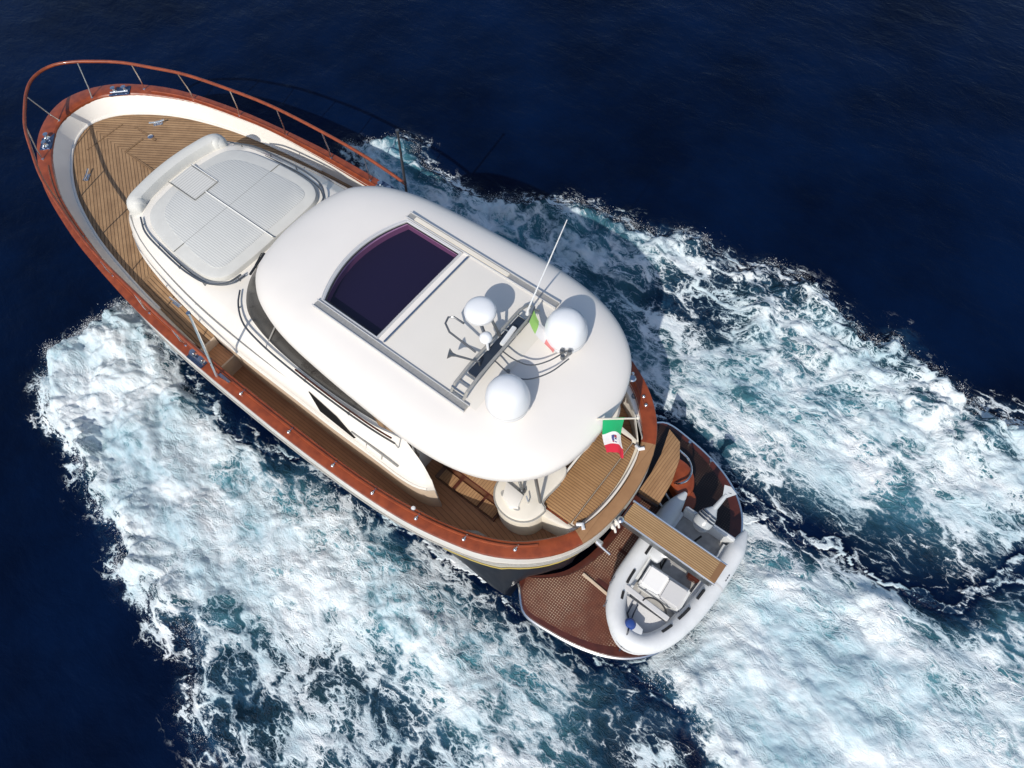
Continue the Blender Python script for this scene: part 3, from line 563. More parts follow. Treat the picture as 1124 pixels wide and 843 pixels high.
# bulwark lining (white) bow part slopes down to the fore deck
DECKF = DECK+[(0.3, 2.33), (-.5, 2.33)]
fd = inside_interp(DECK+[(-9, 2.33)])
DK2 = DECK+[(0, 2.33), (-1.4, 2.33), (-2.9, 2.31), (-3.7, 2.26), (-4.5, 2.14), (-5.2, 1.97), (-5.77, 1.75), (-6.1, 1.56), (-6.4, 1.28), (-6.6, 1.0), (-6.72, .7), (-6.8, .35), (-6.82, 0)]
dk_o = mirror_outline(DK2, N)
SIDE_Z = 1.22
def dz_at(x): return zdeck(x) if x > .95 else (1.62 if x > .5 else SIDE_Z)
m = MB(); ra, rb, rc, rd = [], [], [], []
for i in range(N):
    x, y = cap_i[i]; j = min(range(N), key=lambda k: (dk_o[k][0]-x)**2+(dk_o[k][1]-y)**2)
    dx, dy = dk_o[j]; z = zcap(x); bot = zdeck(dx)-.01 if x > 1.2 else SIDE_Z-.02
    ra.append((x, y, z+.03)); rb.append((x+(dx-x)*.12, y+(dy-y)*.12, z-.03)); rc.append((x+(dx-x)*.9, y+(dy-y)*.9, max(bot+.05, z-.35) if x > 1.2 else z-.5)); rd.append((dx, dy, bot))
# simple index alignment instead of nearest jumps
dk_al = catmull(dk_o, N, closed=True)
ra = [(x, y, zcap(x)+.03) for x, y in cap_i]
rb = [(x+(a-x)*.1, y+(b-y)*.1, zcap(x)-.02) for (x, y), (a, b) in zip(cap_i, dk_al)]
rd = [(a, b, (zdeck(a)-.01 if x > 1.2 else SIDE_Z-.02)) for (x, y), (a, b) in zip(cap_i, dk_al)]
m.grid([ra, rb, rd], closed=True); m.build('bulwark', M['gel'], yacht)
# white kerb round the fore deck
def clip_open(outl, x0): 
    L = [(x, y) for x, y in outl if x > x0]; L.sort(key=lambda p: math.atan2(p[1], p[0]-x0)); return L
kb = clip_open(dk_o, 2.2); m = MB(); m.tube([(x, y, zdeck(x)+.012) for x, y in kb], .028, 8); m.build('deck_kerb', M['gel'], yacht)
# fore deck: planks follow the hull side and meet in a herringbone on the centre line
def deck_strip(x_from, x_to, zf, n=70, half=fd):
    m = MB(); rows = []
    for i in range(n+1):
        x = x_from+(x_to-x_from)*(i/n); h = half(x)
        rows.append([(x, h*k/12, zf(x)) for k in range(-12, 13)])
    m.grid(rows); return m
fda = mirror_outline(DECK+[(0, 2.33), (-1, 2.33)], 240)
fdp = np.array(catmull(DECK+[(0, 2.33), (-8, 2.33)], 300))
def edge_dist(x, y, z=0): return float(np.sqrt(((fdp-np.array([x, abs(y)]))**2).sum(1)).min())
m = deck_strip(7.54, .95, lambda x: zdeck(x))
deck = m.build('fore_deck', M['teak'], yacht, attr=lambda x, y, z: abs(y)*.842+x*.540 if x > 3.1 else edge_dist(x, y)+2.1)
m = MB(); m.box((5.98, 0, zdeck(6)+.003), (2.9, .05, .006)); m.box((6.95, 0, zdeck(7)+.004), (.03, 1.0, .004)); m.build('deck_king_plank', M['hatchteak'], deck)
# steps down to the side decks
for s in (1, -1):
    m = MB(); m.box((.72, s*2.17, 1.42), (.46, .34, .4)); st = m.build('side_step', M['teak_dark'], yacht, attr=lambda x, y, z: y)
    for bx_, bz_, bh_ in ((.94, 1.72, .20), (.475, 1.42, .40)):
        m = MB(); m.box((bx_, s*2.17, bz_), (.03, .36, bh_)); m.build('step_riser', M['beige'], st)
m = MB(); mo = [(x, y) for x, y in dk_al if x < .95]; mo.sort(key=lambda p: math.atan2(p[1], -(p[0]-.95)))
ao = [(.95, -2.3)]+mo+[(.95, 2.3)]
rows = []
side_h = inside_interp([(1, 2.33)]+DK2[12:])
for i in range(100):
    x = .9-7.7*i/99; h = side_h(max(x, -6.81)); rows.append([(x, h*k/10, SIDE_Z) for k in range(-10, 11)])
m.grid(rows); m.build('side_deck', M['teak_dark'], yacht, attr=lambda x, y, z: abs(y)-0 if x > -4.2 else side_h(x)*.35+abs(y)*.65)

# superstructure moulding ------------------------------------------------------
COACH = [(4.55, 0), (4.5, .5), (4.35, .95), (4.1, 1.25), (3.7, 1.47), (3.2, 1.65), (2.2, 1.84), (1.1, 1.96), (0, 2.0), (-1.4, 2.0), (-2.4, 2.0), (-3.3, 1.98), (-3.95, 1.97), (-4.25, 1.93), (-4.42, 1.86), (-4.5, 1.79)]
INNER = [(3.75, 0), (3.72, .5), (3.6, .95), (3.4, 1.2), (3.1, 1.33), (2.2, 1.47), (1.1, 1.53), (.2, 1.55), (-.5, 1.64), (-1.2, 1.70), (-2.0, 1.71), (-2.8, 1.68), (-3.3, 1.60), (-3.55, 1.50), (-3.9, 1.57), (-4.25, 1.67), (-4.47, 1.76)]
nC = 90
co_ = catmull(COACH, nC); in_ = catmull(INNER, nC)
def both(h): return [(x, y) for x, y in h[::-1]]+[(x, -y) for x, y in h[1:]]
co_b, in_b = both(co_), both(in_)
def coach_bot(x): return zdeck(x)-.02 if x > .95 else 1.2
rows = []
for a, zf in ((0, 'b'), (0, 2.12), (.03, 2.24), (.10, 2.32), (.22, 2.37), (.5, 2.45), (.8, 2.53), (1, 2.58)):
    row = []
    for (x, y), (u, v) in zip(co_b, in_b):
        lift = .24*max(0, min(1, (x-0)/4)); base = 2.0*0
        z = coach_bot(x) if zf == 'b' else zf+lift*.55
        if zf != 'b' and x < -3: z -= .10*((-3-x)/1.4)
        row.append((x+(u-x)*a, y+(v-y)*a, z))
    rows.append(row)
m = MB(); m.grid(rows)
top = rows[-1]; L = len(top)//2
fill = [[top[L-i] if i else top[L], *( [] )] for i in range(0)]
cr = []
for i in range(L+1):
    p, q = top[L-i], top[L+i]
    if p[0] < -3.62: continue
    cr.append([(p[0]+(q[0]-p[0])*k/8, p[1]+(q[1]-p[1])*k/8, p[2]+.02*math.sin(math.pi*k/8)) for k in range(9)])
m.grid(cr)
# aft face
for s in (0, -1):
    pass
e0 = [r[0] for r in rows]; e1 = [r[-1] for r in rows]
coach = m.build('superstructure', M['gel'], yacht)
# beige lower side of the house, proud of the moulding by 3 mm, from the steps aft
for s in (1, -1):
    seg = [(x, y+.006) for x, y in co_ if x < .55]; m = MB()
    m.grid([[(x, s*y, z) for x, y in seg] for z in (1.21, 2.04)]); m.build('house_side', M['beige'], yacht)
    seg2 = [(x, y+.03) for x, y in co_ if -4.5 < x < 3.9]; m = MB()
    m.tube([(x, s*(y-.02), 2.14+.11*max(0, min(1, x/4))) for x, y in seg2], .022, 6); m.build('house_coaming', M['gel'], coach)
    # inner face of the wing, down to the cockpit sole
    inn = [(x, abs(y), z) for x, y, z in (rows[-1][:len(rows[-1])//2] if s == 1 else rows[-1][len(rows[-1])//2+1:]) if x < -3.5]
    tipr = [(r[0] if s == 1 else r[-1]) for r in rows[1:]]
    m = MB(); m.grid([[(x, s*y, z) for x, y, z in inn], [(x, s*y, z-.03) for x, y, z in inn], [(x, s*y, 1.24) for x, y, z in inn]])
    m.grid([[(x, y, z) for x, y, z in tipr], [(x-.015, y, z-.05) for x, y, z in tipr], [(x, y, 1.24) for x, y, z in tipr]]); m.build('wing_face', M['gel'], coach)
    # triangular side window low on the wing
    m = MB(); tri = [(-1.92, 2.30), (-2.3, 2.10), (-2.78, 2.12)]
    pts = [(-1.78, 1.83, 2.445), (-2.15, 1.955, 2.345), (-2.95, 1.965, 2.325), (-2.48, 1.88, 2.405)]
    m.add([(x, s*(y+.02), z+.045) for x, y, z in pts]+[(x, s*(y-.03), z-.02) for x, y, z in pts], [(0, 1, 2, 3), (4, 7, 6, 5), (0, 4, 5, 1), (1, 5, 6, 2), (2, 6, 7, 3), (3, 7, 4, 0)], smooth=False)
    m.build('side_light', M['glassd'], coach)
    # low grab rail following the house edge
    g = [(x, s*(y-.13), 2.42+.13*max(0, min(1, x/4))) for x, y in co_ if -2.0 < x < 4.0][::3]
    m = MB(); m.tube(g, .011, 6)
    for p in g[2::6]: m.tube([p, (p[0], p[1]+s*.02, p[2]-.09)], .009, 6)
    m.build('grab_rail', M['alu'], yacht)
    g = [(x, s*(y-.07), 2.38-.08*max(0, (-3-x)/1.4)) for x, y in co_ if -4.2 < x < -2.75][::3]
    m = MB(); m.tube(g, .014, 6)
    for p in (g[1], g[len(g)//2], g[-2]): m.tube([p, (p[0], p[1]+s*.04, p[2]-.11)], .012, 6)
    m.build('grab_rail', M['alu'], yacht)
    # cabin side hand rail
    g = catmull([(.62, 1.18), (.42, 1.4), (0.05, 1.62), (-.5, 1.72), (-1.5, 1.77), (-2.6, 1.77), (-3.3, 1.74), (-3.7, 1.70)], 40)
    m = MB(); m.tube([(x, s*y, 2.68) for x, y in g], .017, 6)
    for p in g[3::9]: m.tube([(p[0], s*p[1], 2.68), (p[0], s*(p[1]-.02), 2.47)], .011, 6)
    m.build('cabin_rail', M['steel_d'], yacht)
    g2 = [p for p in g if -3.7 < p[0] < -1.3]
    m = MB(); m.tube([(x, s*(y-.05), 2.66) for x, y in g2], .016, 6); m.build('cabin_rail', M['mahog_d'], yacht)

# cabin: walls, wraparound glass, roof -------------------------------------------
ROOF = [(-.17, 0), (-.20, .45), (-.28, .8), (-.42, 1.1), (-.72, 1.36), (-1.05, 1.52), (-1.6, 1.66), (-2.5, 1.75), (-3.6, 1.80), (-4.4, 1.81), (-5.0, 1.75), (-5.5, 1.61), (-5.9, 1.38), (-6.2, 1.06), (-6.38, .63), (-6.44, 0)]
ro = mirror_outline(ROOF, 140); RC = (-3.3, 0)
def roof_pt(p, r):
    return (RC[0]+(p[0]-RC[0])*r, RC[1]+(p[1]-RC[1])*r)
def rz(r): return 3.92+.38*(1-r**4.5)**.55 if r < 1 else 3.92
ra_ = np.array(ro)-np.array(RC); ra_ang = np.arctan2(ra_[:, 1], ra_[:, 0]); ra_r = np.hypot(*ra_.T); o_ = ra_ang.argsort()
def roofz(x, y):
    a = math.atan2(y-RC[1], x-RC[0]); rr = np.interp(a, ra_ang[o_], ra_r[o_], period=2*math.pi)
    return rz(min(.999, math.hypot(x-RC[0], y-RC[1])/rr))
# opening for the sunroof
GX0, GX1, GW = -1.74, -3.06, .93
def in_glass(x, y): return x < GX0-.23*(y/GW)**2 and x > GX1 and abs(y) < GW
m = MB()
rs_ = [1-.001, .995, .985, .97, .945, .91, .87, .82, .76, .7]+[.7-.7*k/14 for k in range(1, 14)]
rows = [[(*roof_pt(p, .95), 3.74) for p in ro], [(*roof_pt(p, .985), 3.76) for p in ro], [(*roof_pt(p, 1.0), 3.84) for p in ro]]+[[(*roof_pt(p, r), rz(r)) for p in ro] for r in rs_]
m.grid(rows, closed=True); m.add(rows[-1], [tuple(range(140))])
m.add(rows[0], [tuple(range(140))[::-1]])
roof = m.build('roof', M['roofw'], yacht)
# cut the glass opening: delete faces whose centre lies in it, the frame hides the stepped edge
def cut_well(o):
    bm = bmesh.new()
    cut = bpy.data.meshes.new('tmp'); 
    poly = [(GX1, -GW), (GX1, GW)]+[(GX0-.23*(k/8)**2, GW*k/8) for k in range(8, -9, -1)]
    mb = MB(); mb.prism(poly, 3.82, 4.8); c = mb.build('cutter', M['well'])
    md = o.modifiers.new('b', 'BOOLEAN'); md.object = c; md.operation = 'DIFFERENCE'; md.solver = 'EXACT'
    dg = bpy.context.evaluated_depsgraph_get(); ev = o.evaluated_get(dg); me2 = bpy.data.meshes.new_from_object(ev)
    o.modifiers.clear(); old = o.data; o.data = me2; bpy.data.objects.remove(c)
    for p in me2.polygons: p.use_smooth = True
    try: me2.set_sharp_from_angle(angle=R(38))
    except Exception: pass
    bm.free(); return poly
poly_g = cut_well(roof)
# lining and floor below the glass
m = MB(); pin = inset(poly_g, -.002)
m.grid([[(x, y, z) for x, y in inset(poly_g, .004)] for z in (4.12, 4.23)], closed=True, smooth=False); m.build('roof_lining', M['well'], roof)
m = MB(); m.prism(inset(poly_g, .002), 4.11, 4.118); m.build('cabin_void', M['dark_in'], roof)
m = MB(); m.add([(x, y, 4.268+.03*(1-(y/GW)**2)) for x, y in poly_g], [tuple(range(len(poly_g)))], smooth=False)
m = MB(); rr_ = []
for k in range(13):
    y = -GW+2*GW*k/12; x0 = GX0-.23*(y/GW)**2; rr_.append([(x0+(GX1-x0)*j/6, y, 4.272+.028*(1-(y/GW)**2)) for j in range(7)])
m.grid(rr_); m.build('sunroof_glass', M['tint'], roof)
for off, wd, mt, nm in ((0.035, .07, 'frame', 'sunroof_frame'), (-.05, .10, 'black', 'sunroof_seal')):
    outl = inset(poly_g, -off-.0) if off > 0 else inset(poly_g, .012)
    m = MB(); 
    if off > 0:
        a = inset(poly_g, -.068); b = inset(poly_g, -.0)
        zf = lambda x, y: 4.285+.028*(1-min(1, (y/GW)**2))
        rows = [[(x, y, zf(x, y)-.05) for x, y in a], [(x, y, zf(x, y)+.012) for x, y in a],
                [(x, y, zf(x, y)+.03) for x, y in inset(poly_g, -.052)], [(x, y, zf(x, y)+.018) for x, y in inset(poly_g, -.04)],
                [(x, y, zf(x, y)+.028) for x, y in inset(poly_g, -.02)], [(x, y, zf(x, y)+.012) for x, y in b], [(x, y, zf(x, y)-.03) for x, y in b]]
        m.grid(rows, closed=True, smooth=False)
    else:
        rows = [[(x, y, 4.277+.028*(1-(y/GW)**2)) for x, y in inset(poly_g, .001)], [(x, y, 4.280+.028*(1-(y/GW)**2)) for x, y in inset(poly_g, .028)]]
        m.grid(rows, closed=True, smooth=False)
    m.build(nm, M[mt], roof)
# sliding rails each side and the cream panel between them
for s in (1, -1):
    x0, x1 = -1.90, -4.86
    m = MB(); m.box(((x0+x1)/2, s*1.05, 4.285), (x0-x1, .10, .05), bev=.008); rl = m.build('roof_rail', M['alu'], roof)
    m = MB()
    for y in (.995, 1.105): m.box(((x0+x1)/2, s*y, 4.305), (x0-x1+.02, .018, .05), bev=.004)
    m.build('rail_edge', M['frame'], rl)
    if s == -1:
        m = MB(); m.box((-3.0, s*1.05, 4.315), (1.9, .075, .03), bev=.006); m.build('rail_cover', M['cream'], rl)
m = MB(); rows = [[(-3.22+(-4.98+3.22)*i/20, -.985+1.97*k/20, 0) for k in range(21)] for i in range(21)]
rows = [[(x, y, roofz(x, y)+.014) for x, y, _ in r] for r in rows]; m.grid(rows); m.build('sliding_panel', M['panel'], roof)
m = MB(); m.box((-3.235, 0, 4.335), (.035, 1.9, .02), bev=.006); m.build('panel_lip', M['steel'], roof)

BASE = [(.97, 0), (.91, .5), (.74, .95), (.30, 1.38), (-.2, 1.54), (-1.04, 1.64), (-1.9, 1.66), (-2.7, 1.63), (-3.3, 1.57), (-3.75, 1.50)]
TOPC = [(-.25, 0), (-.28, .4), (-.40, .78), (-.66, 1.1), (-1.15, 1.38), (-2.0, 1.53), (-2.9, 1.62), (-3.3, 1.62), (-3.75, 1.55)]
bb, tt = both(catmull(BASE, 70)), both(catmull(TOPC, 70))
def wallrow(t): return [(x+(u-x)*t, y+(v-y)*t, 2.55+(3.82-2.55)*t) for (x, y), (u, v) in zip(bb, tt)]
m = MB(); m.grid([wallrow(t) for t in (0, .03, .05)]); m.grid([wallrow(t) for t in (.8, .9, 1)]);
nW = len(bb)
k = [i for i, (x, y) in enumerate(bb) if x < -3.22]
for grp in ([i for i in k if i < nW//2], [i for i in k if i > nW//2]):
    m.grid([[wallrow(t)[i] for i in grp] for t in (.04, .82)])
r0, r1 = wallrow(0), wallrow(1)
m.add([r0[0], r0[-1], r1[-1], r1[0]], [(0, 1, 2, 3)], smooth=False)
m.build('cabin_wall', M['gel'], yacht)
gi = [i for i, (x, y) in enumerate(bb) if x > -3.26]
m = MB(); m.grid([[wallrow(t)[i] for i in gi] for t in (.05, .3, .55, .8)]); wind = m.build('windscreen', M['glassd'], yacht)
for i in [gi[0]+a for a in (0, int(len(gi)*.26), len(gi)//2-8, len(gi)//2+8, int(len(gi)*.74), len(gi)-1)]:
    a, b = Vector(wallrow(.07)[i]), Vector(wallrow(.83)[i]); d = Vector((a.x+1.6, a.y*1.0, 0)).normalized()*.012
    m = MB(); m.tube([a+d, b+d], .014, 6); m.build('mullion', M['alu'] if i not in (gi[0], gi[-1]) else M['steel_d'], wind)
for s in (1, -1):
    m = MB(); m.add([(-3.24, s*1.60, 2.60), (-3.62, s*1.53, 2.60), (-3.60, s*1.56, 3.3), (-3.24, s*1.63, 3.4)], [(0, 1, 2, 3)], smooth=False)
    m.v = [(x, y+s*.012, z) for x, y, z in m.v]; m.build('side_vent', M['hatchteak'], wind)
for s in (1, -1):   # wipers
    m = MB(); m.tube([(.95, s*.35, 2.66), (.45, s*.75, 3.1)], .01, 6); m.box((.42, s*.72, 3.12), (.04, .5, .02), rz=.3*s); m.build('wiper', M['black'], wind)

# sun pad on the coach roof ---------------------------------------------------------
ZP = 2.66
PADO = [(3.62, 0), (3.58, .55), (3.45, .98), (3.15, 1.2), (2.5, 1.34), (1.6, 1.40), (1.25, 1.35), (1.0, 1.15), (.93, .6), (.93, 0)]
pad = mirror_outline(PADO, 110)
m = MB(); m.prism(pad, ZP-.06, ZP+.10, bev=.05); sp_ = m.build('sun_pad', M['vinyl'], yacht)
PATT = [(3.42, 0), (3.35, .5), (3.15, .86), (2.7, 1.04), (2.2, 1.12), (1.45, 1.17), (1.22, 1.08), (1.17, .6), (1.17, 0)]
pt = mirror_outline(PATT, 100)
m = MB(); m.prism(pt, ZP+.05, ZP+.112, bev=.02); m.build('ribbed_top', M['cushion'], sp_)
m = MB(); m.box((3.30, 0, ZP+.09), (.80, .56, .06), bev=.015); m.build('insert_cushion', M['cushion2'], sp_)
m = MB(); zz = ZP+.117
m.tube([(2.88, 0, zz), (.93, 0, zz)], .010, 5); m.tube([(2.24, 1.36, zz-.01), (2.24, -1.36, zz-.01)], .007, 5)
m.tube([(3.71, .29, zz+.005), (2.89, .29, zz+.005), (2.89, -.29, zz+.005), (3.71, -.29, zz+.005)], .009, 5); m.build('seam', M['seam'], sp_)
m = MB(); m.tube([(2.9, .012, zz+.008), (.95, .012, zz+.008)], .008, 5); m.tube([(3.7, -.30, zz+.01), (2.9, -.30, zz+.01)], .010, 5); m.build('piping', M['white_seam'], sp_)
br = catmull([(3.62, 1.10), (3.86, 1.02), (3.98, .6), (4.03, 0), (3.98, -.6), (3.86, -1.02), (3.62, -1.10)], 50)
m = MB(); prof = [(-.20, -.12), (-.2, .06), (-.17, .15), (-.08, .19), (.05, .17), (.14, .10), (.18, 0), (.19, -.22)]
rows = []
for i, (x, y) in enumerate(br):
    a, b = br[max(i-1, 0)], br[min(i+1, 49)]; d = Vector((b[0]-a[0], b[1]-a[1])).normalized(); nrm = Vector((-d.y, d.x)) * (1)
    if nrm.x < 0 and abs(y) < .9: nrm = -nrm
    e = math.sin(min(1, min(i, 49-i)/5)*math.pi/2)**.6*.9+.1
    rows.append([(x+Vector((-d.y, d.x)).x*p*-1*e*-1 if False else x+(d.y*-1)*p*e, y+d.x*p*e, ZP+.06+(q if q < 0 else q*e)) for p, q in prof])
m.grid(rows); n = len(prof); m.add(rows[0], [tuple(range(n))]); m.add(rows[-1], [tuple(range(n))[::-1]])
bk = m.build('backrest', M['vinyl'], sp_)
for s in (1, -1):   # the round bolster ends
    m = MB(); c = (3.80, s*1.0, ZP+.10)
    m.lathe([(0, .13), (.07, .122), (.12, .09), (.145, .03), (.145, -.05), (.13, -.16)], c, 20); m.build('bolster_end', M['vinyl'], bk)
for s in (1, -1):
    g = catmull([(3.45, 1.20), (3.1, 1.37), (2.46, 1.47), (1.6, 1.52), (1.12, 1.44), (.86, 1.22), (.80, .95)], 40)
    m = MB(); m.tube([(x, s*y, ZP+.10) for x, y in g], .019, 8)
    for p in g[2::9]: m.tube([(p[0], s*p[1], ZP+.10), (p[0], s*p[1], ZP-.06)], .012, 6)
    m.build('pad_rail', M['steel_d'], sp_)
    m = MB(); m.tube([(x-.01, s*(y-.055), ZP+.02) for x, y in g], .014, 6); m.build('pad_track', M['steel_d'], sp_)

# bow rail ----------------------------------------------------------------------------
RAIL = [(-.12, 2.50, 2.66), (.25, 2.49, 2.74), (.9, 2.47, 2.83), (1.8, 2.42, 2.9), (3.4, 2.28, 2.97), (4.5, 2.07, 3.02), (5.6, 1.80, 3.06), (6.3, 1.52, 3.09), (7.0, 1.20, 3.12), (7.5, .86, 3.14), (7.85, .58, 3.15), (8.08, .3, 3.16), (8.16, 0, 3.16)]
rl3 = catmull(RAIL+[(x, -y, z) for x, y, z in RAIL[-2::-1]], 150)
m = MB(); m.tube(rl3, .033, 10); bow = m.build('bow_rail', M['mahog'], yacht)
def rail_at(x, s): return min((p for p in rl3 if p[1]*s >= 0), key=lambda p: abs(p[0]-x))
for s in (1, -1):
    for xb, xt in ((7.63, 7.76), (6.98, 7.12) if s == 1 else (6.92, 6.70), (5.8, 5.7), (4.6, 4.5), (3.35, 3.3), (2.1, 2.05), (1.0, 1.0)):
        pt_ = rail_at(xt, s); h = abs(min((p for p in cap_o if p[1]*s > 0), key=lambda p: abs(p[0]-xb))[1])-.13
        if xb > 7.5: h = .44
        m = MB(); a = Vector((xb, s*h, zcap(xb)+.04)); b = Vector(pt_)
        m.tube([a, a+(b-a)*.25+Vector((0, s*.02, .03)), b], .015, 7); m.lathe([(0, 0), (.03, 0), (.03, .015), (0, .02)], a, 10)
        m.build('stanchion', M['steel'], bow)
    # boarding gate pole at the rail's end
    m = MB(); m.tube([(.03, s*2.56, 2.06), (-.47, s*2.34, 4.30)], [.028, .02], 8); m.lathe([(0, 0), (.035, 0), (.035, .03), (0, .035)], (-.47, s*2.34, 4.29), 8)
    po = m.build('gate_pole', M['steel'] if s == 1 else M['steel_d'], yacht)
    m = MB(); m.tube([(-.05, s*2.52, 2.12), (-.28, s*2.5, 2.12)], .02, 6); m.box((-.1, s*2.50, 2.08), (.25, .05, .04)); m.build('pole_bracket', M['steel'], po)
# fairleads in the cap, cleats, deck hardware
def fairlead(x, y, rz_, ln=.46):
    m = MB(); z = zcap(x)+.045
    m.box((x, y, z), (ln, .26, .02), rz=rz_, bev=.006); o = m.build('fairlead', M['bluep'], yacht); m = MB()
    c, s = math.cos(rz_), math.sin(rz_)
    for d in (-.12, .12): 
        p = Vector((x+c*d, y+s*d, z+.01)); m.lathe([(.05, 0), (.03, .03), (.03, .08), (.055, .10), (0, .105)], p, 12)
    m.tube([(x-c*.2-s*.05, y-s*.2+c*.05, z+.03), (x+c*.2-s*.05, y+s*.2+c*.05, z+.03)], .018, 6); m.build('roller', M['steel'], o)
fairlead(7.32, .98, -.75); fairlead(7.30, -.98+.02, .75); fairlead(.60, 2.50, 0, .42); fairlead(.60, -2.50, 0, .42)
def cleat(x, y, z, rz_):
    m = MB(); c, s = math.cos(rz_), math.sin(rz_)
    for d in (-.06, .06): m.tube([(x+c*d, y+s*d, z), (x+c*d, y+s*d, z+.07)], .016, 8)
    m.tube([(x-c*.17, y-s*.17, z+.085), (x-c*.06, y-s*.06, z+.07), (x+c*.06, y+s*.06, z+.07), (x+c*.17, y+s*.17, z+.085)], .02, 8)
    m.box((x, y, z+.006), (.2, .08, .012), rz=rz_); return m.build('cleat', M['steel'], yacht)
cleat(6.25, .98, zdeck(6.4), -.9); cleat(6.28, -.98, zdeck(6.2), .9); cleat(1.9, 1.97, 2.06, 0)
m = MB(); m.lathe([(.06, 0), (.065, .02), (.03, .03), (0, .03)], (6.10, -.62, zdeck(6.1)), 14); m.build('deck_filler', M['steel'], yacht)
for s in (1, -1):
    for x in (5.2, 3.9, 2.9): 
        m = MB(); m.box((x, s*(fd(x)+.11), zdeck(x)+.09), (.02, .02, .02), bev=.004); m.build('scupper', M['steel_d'], yacht)
# anchor locker lids and windlass with chain stopper, just visible on the centre line
m = MB()
for a, b, wd in (((6.75, .33), (6.75, -.62), .05), ((6.75, -.62), (5.95, -.62), .05), ((6.2, -.05), (6.2, -.45), .05)):
    m.box(((a[0]+b[0])/2, (a[1]+b[1])/2, zdeck(6.4)+.004), (abs(a[0]-b[0])+wd, abs(a[1]-b[1])+wd, .005))
m.build('hatch_border', M['hatchteak'], deck)

# ------------------------------------------------------------------ roof equipment
def radome(x, y, z0, r, h, name='radome'):
    m = MB(); prof = [(0, h), (r*.35, h*.985), (r*.62, h*.92), (r*.82, h*.80), (r*.94, h*.63), (r, h*.42), (r, h*.22), (r*.97, h*.08), (r*.86, 0), (0, 0)]
    m.lathe(prof, (x, y, z0), 36); o = m.build(name, M['dome'], yacht)
    m = MB(); m.lathe([(r*1.003, 0), (r*1.012, .01), (r*1.003, .02)], (x, y, z0+h*.24), 36); m.build('dome_seam', M['lightgrey'], o)
    m = MB(); m.lathe([(r*.55, -.08), (r*.5, .01), (0, .01)], (x, y, z0), 20); m.build('dome_foot', M['gel'], o); return o
for s in (1, -1): radome(-5.30, s*.66, roofz(-5.3, .66)+.07, .305, .52, 'satellite_dome')
# folding mast frame lying across the roof
m = MB(); ang = 0
m.box((-4.66, .07, 4.43), (.17, 1.15, .06), bev=.01); mast = m.build('mast_base', M['navyp'], yacht)
for dx in (-.11, .11):
    m = MB(); m.tube([(-4.66+dx, .98, 4.36), (-4.68+dx, .90, 4.50), (-4.67+dx, .6, 4.53), (-4.66+dx*.9, -.55, 4.53), (-4.64+dx*.6, -.72, 4.45), (-4.64+dx*.6, -.80, 4.34)], .022, 8); m.build('mast_tube', M['alu'], mast)
for y, z in ((.95, 4.47), (.8, 4.47), (-.2, 4.47), (-.5, 4.47), (.96, 4.36)):
    m = MB(); m.tube([(-4.77, y, z), (-4.55, y, z)], .014, 6); m.build('mast_rung', M['steel'], mast)
m = MB(); m.box((-4.69, -.12, 4.50), (.07, .35, .05), rz=.1, bev=.01); m.build('nav_light', M['rubber_w'], mast)
# raised radar on a bracket
m = MB(); m.tube([(-4.60, .20, 4.5), (-4.5, .16, 4.82), (-4.36, .08, 4.90), (-4.30, .02, 4.90)], .025, 8)
m.tube([(-4.60, -.05, 4.5), (-4.48, -.05, 4.80), (-4.30, -.02, 4.90)], .022, 8)
m.tube([(-4.56, .42, 4.66), (-4.1, .42, 4.74), (-3.98, .36, 4.78), (-3.96, .27, 4.80), (-4.02, .22, 4.80), (-4.2, .22, 4.80)], .016, 8)
m.build('radar_bracket', M['steel_d'], mast)
rd_ = radome(-4.31, -.02, 4.86, .225, .17, 'radar_dome')
m = MB(); m.lathe([(0, .10), (.05, .09), (.085, .05), (.09, 0), (.07, -.03), (0, -.03)], (-4.57, .20, 4.74), 20); m.tube([(-4.60, .22, 4.5), (-4.58, .2, 4.72)], .02, 8); m.build('gps_antenna', M['dome'], mast)
m = MB(); ax = Vector((.62, .30, .15)).normalized(); b0 = Vector((-4.66, .48, 4.58))
m.tube([b0, b0+ax*.35], [.014, .018], 8); m.lathe([(.018, 0), (.03, .05), (.075, .10), (.078, .105), (.02, .07)], b0+ax*.33, 18, axis=ax)
m.tube([b0, b0-Vector((0, 0, .1))], .014, 6); m.build('horn', M['steel_d'], mast)
m = MB(); m.tube([(-4.64, -.62, 4.40), (-4.66, -.625, 4.55), (-5.24, -.70, 6.76)], [.03, .014, .006], 7); m.build('whip_antenna', M['dome'], mast)
# two curved cable arms running aft to a small lamp cluster
m = MB()
m.tube(catmull([(-4.76, .12, 4.5), (-5.0, .12, 4.48), (-5.22, .06, 4.48), (-5.38, -.12, 4.5), (-5.50, -.40, 4.52)], 20), .011, 6)
m.tube(catmull([(-4.76, .30, 4.5), (-5.1, .32, 4.44), (-5.3, .25, 4.44), (-5.5, .0, 4.48), (-5.6, -.32, 4.52)], 20), .011, 6)
m.build('cable_arm', M['steel_d'], mast)
m = MB()
for dx, dy in ((0, 0), (.1, .05), (.03, .12)):
    m.lathe([(0, .09), (.03, .08), (.038, .03), (.03, 0), (0, 0)], (-5.55+dx*.9, -.40+dy, 4.50), 12)
m.tube([(-5.55, -.40, 4.52), (-5.5, -.35, 4.38)], .014, 6); m.build('lamp_cluster', M['steel_d'], mast)
for x, y in ((-4.96, .24), (-5.16, .38)):
    m = MB(); m.lathe([(.03, 0), (.03, .02), (.012, .03), (0, .05)], (x, y, roofz(x, y)), 10); m.build('roof_fitting', M['steel_d'], roof)
m = MB(); m.tube([(-5.98, .62, 4.06), (-6.05, .35, 4.10), (-6.2, .05, 4.05)], .010, 6); m.build('roof_strut', M['alu'], roof)
